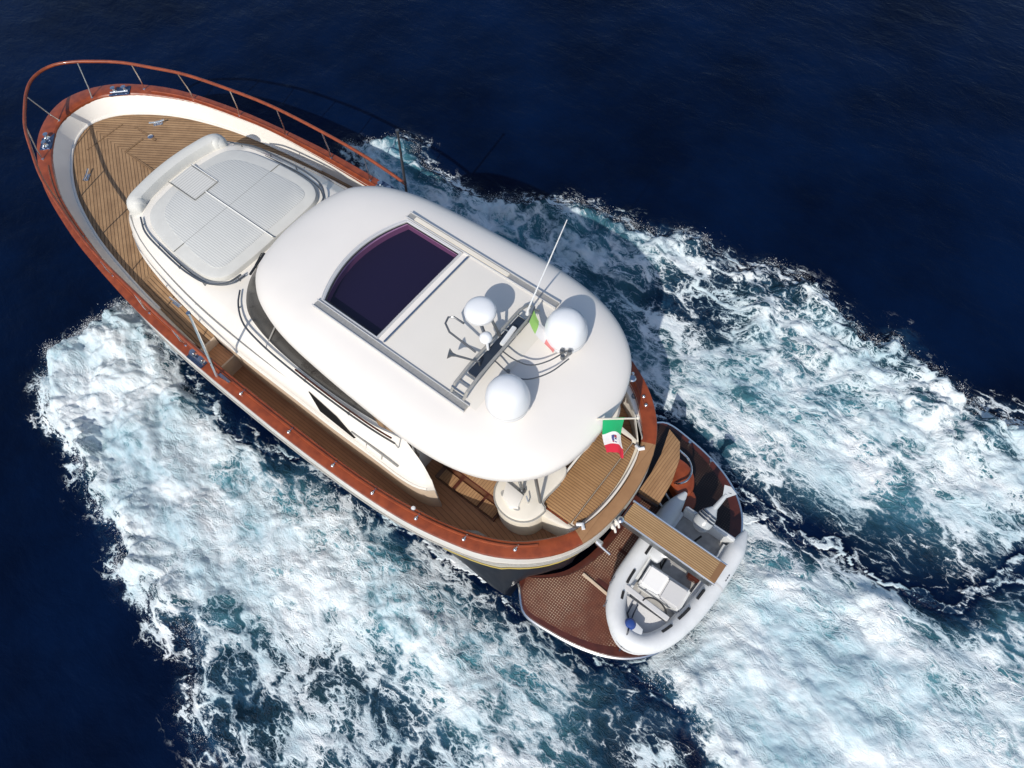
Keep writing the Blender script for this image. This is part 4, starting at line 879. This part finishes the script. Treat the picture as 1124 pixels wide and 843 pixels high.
# struts that hold up the aft end of the roof
for s in (1, -1):
    for a, b in (((-6.0, .92, 2.0), (-5.75, .80, 3.78)), ((-5.66, .95, 2.1), (-5.3, .8, 3.78)), ((-3.95, 1.57, 2.3), (-4.0, 1.5, 3.78))):
        m = MB(); m.tube([(a[0], s*a[1], a[2]), (b[0], s*b[1], b[2])], .028, 8); m.lathe([(0, .03), (.05, .03), (.06, 0)], (a[0], s*a[1], a[2]), 12); m.build('roof_post', M['steel_d'], yacht)

# ------------------------------------------------------------------ cockpit
# side lockers with slatted lids beside the steps on the port side, mirrored to starboard
for s in (1, -1):
    m = MB(); m.box((-4.74, s*.93, 1.36), (1.34, .62, .72), bev=.01); lk = m.build('cockpit_seat', M['mahog_d'], yacht)
    m = MB(); m.box((-4.74, s*.93, 1.735), (1.30, .58, .03), bev=.006); m.build('seat_slats', M['teak_x'], lk)
    m = MB()
    for x, l in ((-4.32, .30), (-4.78, .48), (-5.22, .30)): m.box((x, s*1.35, 1.36), (l, .20, .03), bev=.005)
    m.build('locker_lid', M['teak_x'], lk)
    m = MB(); m.box((-4.74, s*1.35, 1.28), (1.32, .22, .12)); m.build('locker_base', M['mahog_d'], lk)
m = MB(); m.box((-3.78, 0, 2.5), (.05, 2.96, 2.5)); m.build('bulkhead', M['cream'], yacht)
m = MB(); m.box((-3.815, .2, 2.3), (.02, 1.3, 1.9)); m.build('saloon_door', M['glassd'], yacht)
# console mouldings either side with sink and hob
for s in (1, -1):
    m = MB(); o = catmull([(-5.22, .2), (-5.22, .9), (-5.26, 1.15), (-5.42, 1.34), (-5.65, 1.41), (-5.86, 1.38), (-6.02, 1.27), (-6.10, 1.12), (-6.12, .95), (-6.02, .9), (-6.0, .2)], 60, closed=True)
    m.prism([(x, s*y) for x, y in o], 1.23, 2.06, bev=.035); cs = m.build('console', M['cream'], yacht)
    m = MB(); m.tube([(x, s*y, 2.02) for x, y in inset(o, -.012)][4:44], .014, 6); m.build('console_trim', M['alu'], cs)
    m = MB(); ov = [(-5.5+.12*math.cos(a), s*(1.15+.07*math.sin(a))) for a in [2*math.pi*k/20 for k in range(20)]]
    m.prism(ov, 2.0, 2.064); ov2 = [(-5.72+.09*math.cos(a), s*(1.22+.05*math.sin(a))) for a in [2*math.pi*k/20 for k in range(20)]]
    m.prism(ov2, 2.0, 2.064); m.build('sink', M['greyfl'], cs)
    m = MB(); m.prism([(-5.36, s*.98), (-5.46, s*1.22), (-5.66, s*1.30), (-5.78, s*1.22), (-5.72, s*1.0)], 2.05, 2.14, bev=.03); m.build('moulded_seat', M['gel'], cs)
    m = MB(); m.tube([(-5.85, s*1.05, 2.07), (-5.85, s*1.05, 2.16), (-5.78, s*1.0, 2.18)], .012, 6); m.build('tap', M['steel'], cs)
# lounge platform right aft
LW = .88
lg = [(-6.03, -LW), (-6.03, LW)]+[(-6.70-.12*(1-(y/LW)**2), y) for y in [LW*k/8 for k in range(8, -9, -1)]]
m = MB(); m.prism([(x, y) for x, y in lg], 1.23, 1.90); lb = m.build('aft_lounge', M['cream'], yacht)
m = MB(); m.prism([(-6.03, -LW+.0), (-6.03, LW), (-6.56, LW-.01), (-6.56, -LW+.01)], 1.902, 1.97, bev=.012); m.build('lounge_slats', M['teak_y'], lb)
m = MB(); m.prism([(-6.585, -LW+.03), (-6.585, LW-.03)]+[(-6.64-.14*(1-(y/LW)**2), y) for y in [(LW-.03)*k/8 for k in range(8, -9, -1)]], 1.902, 1.965, bev=.01); m.build('lounge_slats', M['teak_y'], lb)
for s in (1, -1):
    m = MB(); m.box((-6.28, s*(LW+.025), 1.86), (.52, .04, .14), bev=.008); m.build('end_board', M['mahog'], lb)
    m = MB(); m.prism([(-6.02, s*(LW+.05)), (-6.10, s*1.05), (-6.45, s*1.0), (-6.76, s*.93), (-6.78, s*.86), (-6.6, s*(LW+.01)), (-6.03, s*(LW+.01))], 1.23, 1.93, bev=.02); m.build('walkway_coaming', M['cream'], lb)
    m = MB(); m.tube([(-6.66, s*.84, 1.99), (-6.74, s*.80, 2.05), (-6.80, s*.86, 2.06)], .03, 8); m.build('corner_fitting', M['dome'], lb)
m = MB(); m.tube([(-6.71-.12*(1-(y/LW)**2)-.012, y, 1.985) for y in [LW*k/10 for k in range(-10, 11)]], .022, 8); m.build('lounge_edge', M['gel'], lb)
m = MB(); m.box((-6.005, 0, 1.98), (.035, 1.7, .03), bev=.008); m.build('front_edge', M['gel'], lb)
# starboard quarter coaming (white) with hawse hole and winch, port quarter grey mooring plate
qo = [(-5.75, -1.70), (-6.02, -1.56), (-6.28, -1.36), (-6.50, -1.10), (-6.62, -.94), (-6.74, -.96)]
qi = [(x, y) for x, y in cap_i if -6.76 < x < -5.6 and y < -.8]; qi.sort(key=lambda p: p[0])
poly = qo+qi
m = MB(); m.prism(poly, 1.8, 1.985, bev=.015); qc = m.build('quarter_coaming', M['gel'], yacht)
m = MB(); m.lathe([(.055, 0), (.05, .02), (.03, .02), (.03, 0)], (-6.12, -1.60, 1.985), 16); m.build('hawse_pipe', M['steel_d'], qc)
m = MB(); m.lathe([(.08, 0), (.08, .03), (.045, .05), (.045, .12), (.07, .14), (.05, .16), (0, .165)], (-5.93, -1.80, 1.985), 18); m.box((-5.86, -1.72, 1.995), (.3, .1, .02), rz=.6); m.build('winch', M['steel'], qc)
m = MB(); m.tube([(-6.42, -1.22, 1.99), (-6.44, -1.2, 2.08), (-6.66, -1.0, 2.08), (-6.68, -.98, 1.99)], .012, 6); m.build('grab_handle', M['alu'], qc)
m = MB(); m.prism([(-4.98, 2.14), (-5.06, 2.0), (-5.14, 1.86), (-5.30, 1.76), (-5.48, 1.74), (-5.72, 1.80), (-5.70, 1.9)], 1.23, 1.34, bev=.02); pq = m.build('mooring_plate', M['greyfl'], yacht)
m = MB(); m.box((-5.48, 1.84, 1.35), (.26, .05, .03), rz=.25, bev=.005); m.build('plate_slot', M['black'], pq)
m = MB(); m.lathe([(.05, 0), (.05, .05), (.03, .06), (.055, .09), (0, .1)], (-5.12, 2.0, 1.34), 14); m.lathe([(.045, 0), (.045, .05), (.03, .06), (.05, .09), (0, .1)], (-5.20, 2.05, 1.34), 14); m.build('bollard', M['bluep'], pq)
m = MB(); m.lathe([(0, .07), (.03, .06), (.042, .03), (.03, 0)], (-4.42, 2.23, 2.0), 14); m.tube([(-4.42, 2.23, 1.9), (-4.42, 2.23, 2.02)], .012, 6); m.build('cap_knob', M['rubber_w'], cap)

# ------------------------------------------------------------------ stern steps, platform, gangway
m = MB(); sb = [(-7.06, -.42), (-7.46, -.44), (-7.42, -.9), (-7.30, -1.33), (-7.14, -1.60), (-6.86, -1.70), (-7.0, -1.2), (-7.05, -.8)]
m.prism(sb, 1.33, 1.42, bev=.01); sbo = m.build('stern_step', M['teak_x'], yacht)
m = MB(); m.prism(inset(sb, .02 if area2(sb) > 0 else .02), 1.16, 1.328); m.build('step_body', M['navyp'], sbo)
for y in (-.5, -.7):
    m = MB(); m.tube([(-7.38, y-.02, 1.30), (-7.68, y-.12, .62)], .018, 6); m.build('ladder_tube', M['steel'], sbo)
# mahogany boarding step with chromed loop
m = MB(); bs = catmull([(-7.15, -1.55), (-7.42, -1.58), (-7.66, -1.42), (-7.76, -1.15), (-7.66, -.98), (-7.4, -1.05), (-7.2, -1.25)], 40, closed=True)
m.prism(bs, .58, .86, bev=.05); bst = m.build('boarding_step', M['mahog'], yacht)
m = MB(); m.tube(catmull([(-7.18, -1.58, 1.15), (-7.40, -1.58, 1.02), (-7.55, -1.45, .98), (-7.58, -1.25, .98), (-7.50, -1.12, .96), (-7.42, -1.12, .86)], 24), .018, 7); m.build('step_loop', M['steel'], bst)
m = MB(); bs2 = catmull([(-7.62, -1.25), (-7.85, -1.18), (-7.93, -.98), (-7.85, -.82), (-7.66, -.9)], 30, closed=True); m.prism(bs2, .58, .78, bev=.05); m.build('step_pad', M['mahog'], bst)
PLAT = [(-6.16, 1.84), (-6.27, 1.90), (-6.42, 2.05), (-6.62, 2.21), (-7.2, 2.18), (-7.73, 2.07), (-8.1, 1.93), (-8.40, 1.74), (-8.65, 1.48), (-8.84, 1.1), (-8.96, .6), (-9.0, 0)]
ph = catmull(PLAT, 50); outer_ = ph+[(x, -y) for x, y in ph[-2::-1]]
sth = [(-6.16, 1.78), (-6.45, 1.56), (-6.74, 1.24), (-6.88, .9), (-6.96, .5), (-6.98, 0)]
si = catmull(sth, 50); inner_ = si+[(x, -y) for x, y in si[-2::-1]]
ZPL = .45
def ribbon(t0, t1, z0, z1, n=14, trim=0):
    """slab between the hull-side curve (t=0) and the outer edge (t=1)"""
    A, B = inner_[trim:len(inner_)-trim], outer_[trim:len(outer_)-trim]; m = MB()
    pt = lambda k, t: (A[k][0]+(B[k][0]-A[k][0])*t, A[k][1]+(B[k][1]-A[k][1])*t)
    ts = [t0+(t1-t0)*i/n for i in range(n+1)]
    top = [[(*pt(k, t), z1) for t in ts] for k in range(len(A))]; bot = [[(*pt(k, t), z0) for t in ts] for k in range(len(A))]
    m.grid(top, smooth=False); m.grid(bot, flip=True, smooth=False)
    for j in (0, n): m.grid([[r[j] for r in top], [r[j] for r in bot]], smooth=False)
    for r, q in ((top[0], bot[0]), (top[-1], bot[-1])): m.grid([r, q], smooth=False)
    return m
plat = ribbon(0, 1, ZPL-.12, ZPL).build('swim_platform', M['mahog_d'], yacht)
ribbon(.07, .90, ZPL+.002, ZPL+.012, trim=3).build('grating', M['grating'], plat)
po_ = outer_
m = MB(); m.tube([(x, y, ZPL-.05) for x, y in inset(outer_+inner_[::-1], -.02)[1:98]], .034, 8); m.build('rub_strake', M['steel'], plat)
m = MB()
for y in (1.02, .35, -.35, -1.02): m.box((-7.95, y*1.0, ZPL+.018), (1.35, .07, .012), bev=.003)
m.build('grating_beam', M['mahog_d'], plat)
m = MB(); m.box((-7.45, 1.12, ZPL+.035), (.85, .05, .03), rz=-.06, bev=.005); m.box((-7.62, .62, ZPL+.03), (.03, .85, .02), bev=.004); m.build('grating_strip', M['beige'], plat)
for s in (1, -1):
    for x, y in ((-7.20, 2.08), (-7.70, 2.0)) if s == -1 else ():
        m = MB(); m.tube([(x, s*y, ZPL), (x, s*y, ZPL+.14)], .016, 8); m.lathe([(0, .05), (.03, .04), (.032, 0), (0, 0)], (x, s*y, ZPL+.13), 10); m.build('platform_post', M['steel'], plat)
m = MB(); m.box((-7.0, .62, 1.0), (.14, .05, .3), bev=.01); m.tube([(-6.95, .66, 1.1), (-7.25, .66, .98)], .022, 8); m.build('transom_hook', M['steel'], hull)
m = MB()
for y in (.36, .46): m.tube([(-7.08, y, 1.80), (-7.14, y, 1.74), (-7.17, y, 1.60)], .022, 8)
m.box((-7.11, .41, 1.72), (.06, .16, .05), bev=.01)
m.build('gangway_hinge', M['gel'], yacht)
# gangway
GZ = 1.72; GY_ = .07
m = MB(); m.box((-8.0, GY_, GZ), (1.70, .33, .05), bev=.008); gw = m.build('gangway', M['teak_gang'], yacht)
m = MB(); m.box((-8.80, GY_, GZ+.026), (.10, .33, .006)); m.build('gangway_tip', M['teak_rim'], gw)
for s in (1, -1):
    m = MB(); m.tube([(-7.12, GY_+s*.185, GZ-.01), (-8.86, GY_+s*.185, GZ-.01)], .022, 8); m.build('gangway_rail', M['steel'], gw)
m = MB(); m.box((-7.98, GY_, GZ-.24), (1.72, .28, .42), bev=.02); m.build('gangway_beam', M['steel_d'], gw)  # box under the gangway, made deep for the shadow it throws to starboard
m = MB(); m.lathe([(.05, 0), (.055, .05), (.03, .07), (0, .07)], (-7.14, GY_+.22, GZ), 14); m.build('hinge_knob', M['steel'], gw)

# ------------------------------------------------------------------ tender on the platform
td = empty('tender_boat', (-8.25, .4, ZPL))
tag(td, 'small pale grey inflatable tender lying across the swim platform under the gangway', 'dinghy')
def T(p): return (p[0]+8.25, p[1]-.4, p[2]-ZPL)
m = MB(); tc_ = catmull([(-7.70, -1.06), (-7.68, -.85), (-7.66, -.3), (-7.66, .4), (-7.69, .95), (-7.82, 1.28), (-8.02, 1.50), (-8.25, 1.585), (-8.48, 1.50), (-8.66, 1.25), (-8.80, .8), (-8.86, .3), (-8.87, -.3), (-8.85, -.85), (-8.83, -1.08)], 90)
rad = [.205*min(1, .12+min(i, 89-i)/7)**.7 for i in range(90)]
rad = [r*.80 for r in rad]
tc_ = [(-8.25+(x+8.25)*1.035, y+(.02 if y > 1 else 0)) for x, y in tc_]
zt = [.92+.10*max(0, (y-.6)/1)**1.5 for x, y in tc_]
m.tube([T((x, y, z)) for (x, y), z in zip(tc_, zt)], rad, 20); tb = m.build('tube', M['rubber_w'], td)
m = MB(); m.tube([T((x+(x+8.25)*.15, y+max(0, y-.9)*.26, z-.02)) for (x, y), z in zip(tc_[4:-4], zt[4:-4])], .016, 6); m.build('rubbing_strip', M['lightgrey'], tb)
for k in (14, 72):   # seams across the tube
    m = MB(); c = Vector(T((*tc_[k], zt[k]))); d = Vector((tc_[k+1][0]-tc_[k-1][0], tc_[k+1][1]-tc_[k-1][1], 0)).normalized()
    m.lathe([(.166, -.02), (.169, 0), (.166, .02)], c, 24, axis=d); m.build('tube_band', M['lightgrey'], tb)
def strap(y0, y1, side):
    p = [i for i, (x, y) in enumerate(tc_) if min(y0, y1) <= y <= max(y0, y1) and (x+8.25)*side > 0]
    m = MB(); pts = [T((tc_[i][0]-side*.085, tc_[i][1], zt[i]+.146)) for i in p]; m.tube(pts, .026, 6); m.build('grab_strap', M['black'], tb)
for a in ((.10, .35, 1), (.62, .92, 1), (.98, 1.22, 1), (.98, 1.22, -1), (.62, .92, -1), (.18, .48, -1), (-.12, .06, -1)): strap(*a)
# lettering blocks on the outer tube
for y0 in (.95, 1.32, -.22):
    m = MB()
    for q_ in range(3): m.box(T((-7.525-.02*(y0 > 1.2)-max(0, y0-1.0)*.35 if y0 > 0 else -9.0, y0+.05*q_, 1.03)), (.02, .03, .045))
    m.build('marking', M['label'], tb)
m = MB()
hull_in = [(-7.74, -.75), (-7.76, .9), (-7.92, 1.2), (-8.1, 1.36), (-8.25, 1.4), (-8.4, 1.36), (-8.6, 1.12), (-8.76, .75), (-8.80, -.75)]
m.prism([T((x, y, 0))[:2] for x, y in catmull(hull_in, 50, closed=True)], .12, .30); fl = m.build('floor', M['greyfl'], td)
m = MB(); kp = [(-.5, -1.1, .3), (0, -1.15, .02), (.5, -1.1, .3)]
rows = [[(-.55, -1.1, .32), (-.3, -1.1, .14), (0, -1.1, .06), (.3, -1.1, .14), (.55, -1.1, .32)], [(-.55, .2, .32), (-.3, .2, .14), (0, .2, .04), (.3, .2, .14), (.55, .2, .32)], [(-.36, .85, .36), (-.2, .85, .2), (0, .85, .12), (.2, .85, .2), (.36, .85, .36)], [(-.05, 1.12, .42), (-.02, 1.12, .4), (0, 1.12, .38), (.02, 1.12, .4), (.05, 1.12, .42)]]
m.grid(rows); m.build('keel', M['rubber_w'], td)
m = MB(); m.prism([T((x, y, 0))[:2] for x, y in [(-7.84, 1.02), (-8.68, 1.0), (-8.56, 1.22), (-8.4, 1.38), (-8.25, 1.43), (-8.1, 1.38), (-7.94, 1.24)]], .30, .46, bev=.02); m.build('bow_locker', M['lightgrey'], td)
m = MB(); m.prism([T((x, y, 0))[:2] for x, y in [(-8.13, 1.32), (-8.36, 1.36), (-8.40, 1.46), (-8.30, 1.62), (-8.16, 1.60), (-8.08, 1.46)]], .5, .68, bev=.03); m.build('bow_pad', M['rubber_w'], td)
m = MB(); fi = [p for p in tc_ if p[1] > -.75]
m.grid([[T((x+(-8.25-x)*.13, y-max(0, y-1)*.12, .93)) for x, y in fi], [T((x+(-8.25-x)*.34, y-max(0, y-.9)*.42, .86)) for x, y in fi], [T((x+(-8.25-x)*.36, y-max(0, y-.9)*.45, .50)) for x, y in fi]])
m.build('inner_moulding', M['rubber_w'], td)
m = MB(); m.tube([T(p) for p in ((-7.86, -.2, .80), (-7.9, .1, .78), (-8.05, .28, .77), (-8.02, -.1, .77), (-8.2, -.3, .77), (-8.3, -.55, .95))], .018, 6); m.build('fuel_hose', M['black'], td)
m = MB(); m.box(T((-8.55, .02, .86)), (.22, .3, .16), rz=.1, bev=.03); m.build('fuel_tank', M['mahog_d'], td)
m = MB(); m.box(T((-8.16, .97, 1.06)), (.86, .09, .05), rz=-.02, bev=.01); m.build('thwart_bar', M['lightgrey'], td)
for nm, x, mt, zz in (('seat_cushion', -8.08, 'cover', 1.03), ('seat_cushion', -8.44, 'lightgrey', 1.01)):
    m = MB(); m.box(T((x, .58, zz)), (.36, .37, .12), rz=.05, bev=.03); m.build(nm, M[mt], td)
m = MB(); m.box(T((-8.27, .56, .84)), (.78, .42, .28), rz=.04, bev=.03); m.build('seat_box', M['rubber_w'], td)
m = MB(); m.prism([T((x, y, 0))[:2] for x, y in catmull([(-7.78, .25), (-7.95, .30), (-8.0, .12), (-8.05, -.05), (-7.9, -.12), (-7.78, 0)], 24, closed=True)], .45, .60, bev=.03); m.build('console_pod', M['rubber_w'], td)
m = MB(); m.box(T((-8.0, .12, 1.06)), (.14, .10, .06), rz=.6, bev=.02); m.box(T((-8.16, .10, 1.04)), (.10, .06, .05), rz=-.4, bev=.02); m.build('loose_cover', M['cover'], td)
m = MB(); wa = [T((-8.33+.22*math.cos(a), 1.02+.16*math.sin(a)-.02, 1.10+.05*math.cos(a))) for a in [math.pi*(1.0+k/14) for k in range(15)]]; m.tube(wa, .014, 6); m.build('steering_wheel', M['black'], td)
m = MB(); m.tube([T(p) for p in ((-8.0, 1.10, .98), (-8.02, 1.28, .99), (-8.13, 1.40, 1.08), (-8.19, 1.55, 1.2), (-8.23, 1.70, 1.12), (-8.24, 1.82, .90))], .014, 6)
m.tube([T(p) for p in ((-8.08, 1.06, .99), (-8.1, 1.22, 1.0), (-8.15, 1.42, 1.08))], .012, 6); m.build('painter_line', M['navyp'], td)
m = MB(); m.lathe([(0, .08), (.06, .06), (.095, .0), (.06, -.06), (0, -.08)], T((-8.15, 1.42, 1.13)), 16)
m.build('mooring_ball', M['blue'], td)
m = MB(); m.box(T((-8.30, -.78, .88)), (.95, .08, .42), bev=.02); m.build('transom', M['rubber_w'], td)
# outboard motor tilted up over the stern
ax = Vector((-.10, -.80, .42)).normalized()
m = MB(); c0 = Vector(T((-8.18, -.52, 1.20)))
q0 = ax.to_track_quat('Z', 'Y')
prof = [(0, -.03), (.09, 0), (.135, .06), (.15, .16), (.145, .27), (.11, .36), (.07, .42), (.05, .46)]
rows = [[tuple(q0 @ Vector((r*math.cos(t)*1.1, r*math.sin(t)*.85, z))+c0) for t in [2*math.pi*j/20 for j in range(20)]] for r, z in prof]
m.grid(rows, closed=True, flip=True); m.add(rows[-1], [tuple(range(20))]); ob = m.build('outboard_motor', M['outb'], td)
m = MB()
for z in (.22, .27, .32): m.lathe([(.165-.15*(z-.2), 0), (.168-.15*(z-.2), .012), (.165-.15*(z-.2), .024)], c0+ax*z, 20, axis=ax)
m.build('cowling_stripe', M['navyp'], ob)
m = MB(); c1 = c0+ax*.44; m.tube([c1, c1+ax*.32], [.05, .035], 10)
side = Vector((1, -.1, 0)); c2 = c1+ax*.26
m.add([c2-side*.03, c2+ax*.16-side*.12, c2+ax*.20+side*.02, c2+ax*.16+side*.12, c2+side*.03]+[v+Vector((0, 0, .02)) for v in (c2-side*.03, c2+ax*.16-side*.12, c2+ax*.20+side*.02, c2+ax*.16+side*.12, c2+side*.03)],
      [(0, 1, 2, 3, 4), (9, 8, 7, 6, 5), (0, 5, 6, 1), (1, 6, 7, 2), (2, 7, 8, 3), (3, 8, 9, 4), (4, 9, 5, 0)], smooth=False)
m.build('drive_leg', M['outb'], ob)
m = MB(); c3 = c2+ax*.14-Vector((0, 0, .05))
for k in range(3):
    a = 2*math.pi*k/3; d = q0 @ Vector((math.cos(a), math.sin(a), 0)); e = q0 @ Vector((-math.sin(a), math.cos(a), .5))
    m.add([c3, c3+d*.06+e*.035, c3+d*.11, c3+d*.06-e*.035], [(0, 1, 2, 3)], smooth=False)
m.lathe([(0, -.05), (.022, -.04), (.022, .04), (0, .05)], c3, 10, axis=ax); m.build('propeller', M['steel_d'], ob)

# ------------------------------------------------------------------ flags
en = empty('ensign', (-6.26, 0, 3.96))
tag(en, 'green white and red flag with small emblem hanging from staff on roof aft edge', 'flag')
sa, sb_ = Vector((0, 0, 0)), Vector((-.64, 0, .84))
m = MB(); m.tube([sa, sb_], [.016, .011], 8); m.lathe([(0, .04), (.02, .03), (.022, 0), (0, -.01)], sb_, 10); m.lathe([(.045, -.06), (.03, 0), (.02, .03), (0, .03)], sa, 12); m.build('staff', M['cream'], en)
def flag_cloth(p0, p1, drop, n=18, k=42, amp=.035, narrow=.1, sway=Vector((0, 0, 0))):
    """limp cloth: hoist edge runs p0-p1, the fly hangs down"""
    rows = []
    for j in range(k+1):
        t = j/k; row = []
        for i in range(n+1):
            s = i/n; c = p0.lerp(p1, .5)+(p0.lerp(p1, s)-p0.lerp(p1, .5))*(1-narrow*math.sin(math.pi*min(1, t*1.4))-.05*t)
            lvl = c.z+(((p0.z+p1.z)/2)-c.z)*.35*t
            f = amp*math.sin(s*6.0+1.3*t+1)*min(1, t*3)+amp*.4*math.sin(s*11+4*t)*t
            row.append(Vector((c.x, c.y+f+.03*math.sin(5*t), lvl-drop*t))+sway*t)
        rows.append(row)
    return rows
p0, p1 = Vector((-.15, 0, .21)), Vector((-.46, 0, .64))
rows = flag_cloth(p0, p1, 1.28, sway=Vector((-.10, -.06, 0)))
m = MB()
for a, b, i in ((0, 14, 0), (14, 30, 1), (30, 42, 2)): m.grid([[tuple(v) for v in r] for r in rows[a:b+1]], mi=i)
cl = m.build('flag_cloth', [M['fgreen'], M['fwhite'], M['fred']], en)
# emblem: shield-like blue and red mark, on both faces
for off, nm in ((.006, 'emblem'), (-.006, 'emblem')):
    m = MB()
    def cp(s, t): 
        j = t*42; i = s*18; a = rows[int(j)][int(i)]; b = rows[min(42, int(j)+1)][min(18, int(i)+1)]; v = a.lerp(b, (j-int(j))*.5+(i-int(i))*.5)
        return (v.x, v.y+off, v.z)
    for a, b, c, d, mi in ((.38, .50, .42, .50, 0), (.52, .66, .42, .49, 1), (.38, .48, .50, .60, 0), (.52, .62, .50, .55, 0), (.36, .44, .61, .66, 1), (.46, .60, .62, .65, 0)):
        m.grid([[cp(a+(b-a)*u/2, c+(d-c)*v/2) for u in range(3)] for v in range(3)], mi=mi)
    m.build(nm, [M['emb'], M['emr']], cl)
cf = empty('courtesy_flag', (-4.80, -.50, 4.62))
tag(cf, 'small faded green white and red flag beside the roof mast', 'flag')
m = MB(); m.tube([(.05, -.16, .02), (-.05, .12, .05)], .01, 6); m.tube([(.05, -.16, .02), (.1, -.16, -.25)], .01, 6); m.build('staff', M['steel_d'], cf)
rows = flag_cloth(Vector((.05, -.13, .02)), Vector((-.05, .10, .05)), .22, sway=Vector((-.50, .12, 0)), amp=.015, narrow=.05)
m = MB()
for a, b, i in ((0, 14, 0), (14, 28, 1), (28, 42, 2)): m.grid([[tuple(v) for v in r] for r in rows[a:b+1]], mi=i)
m.build('flag_cloth', [M['pgreen'], M['pwhite'], M['pred']], cf)
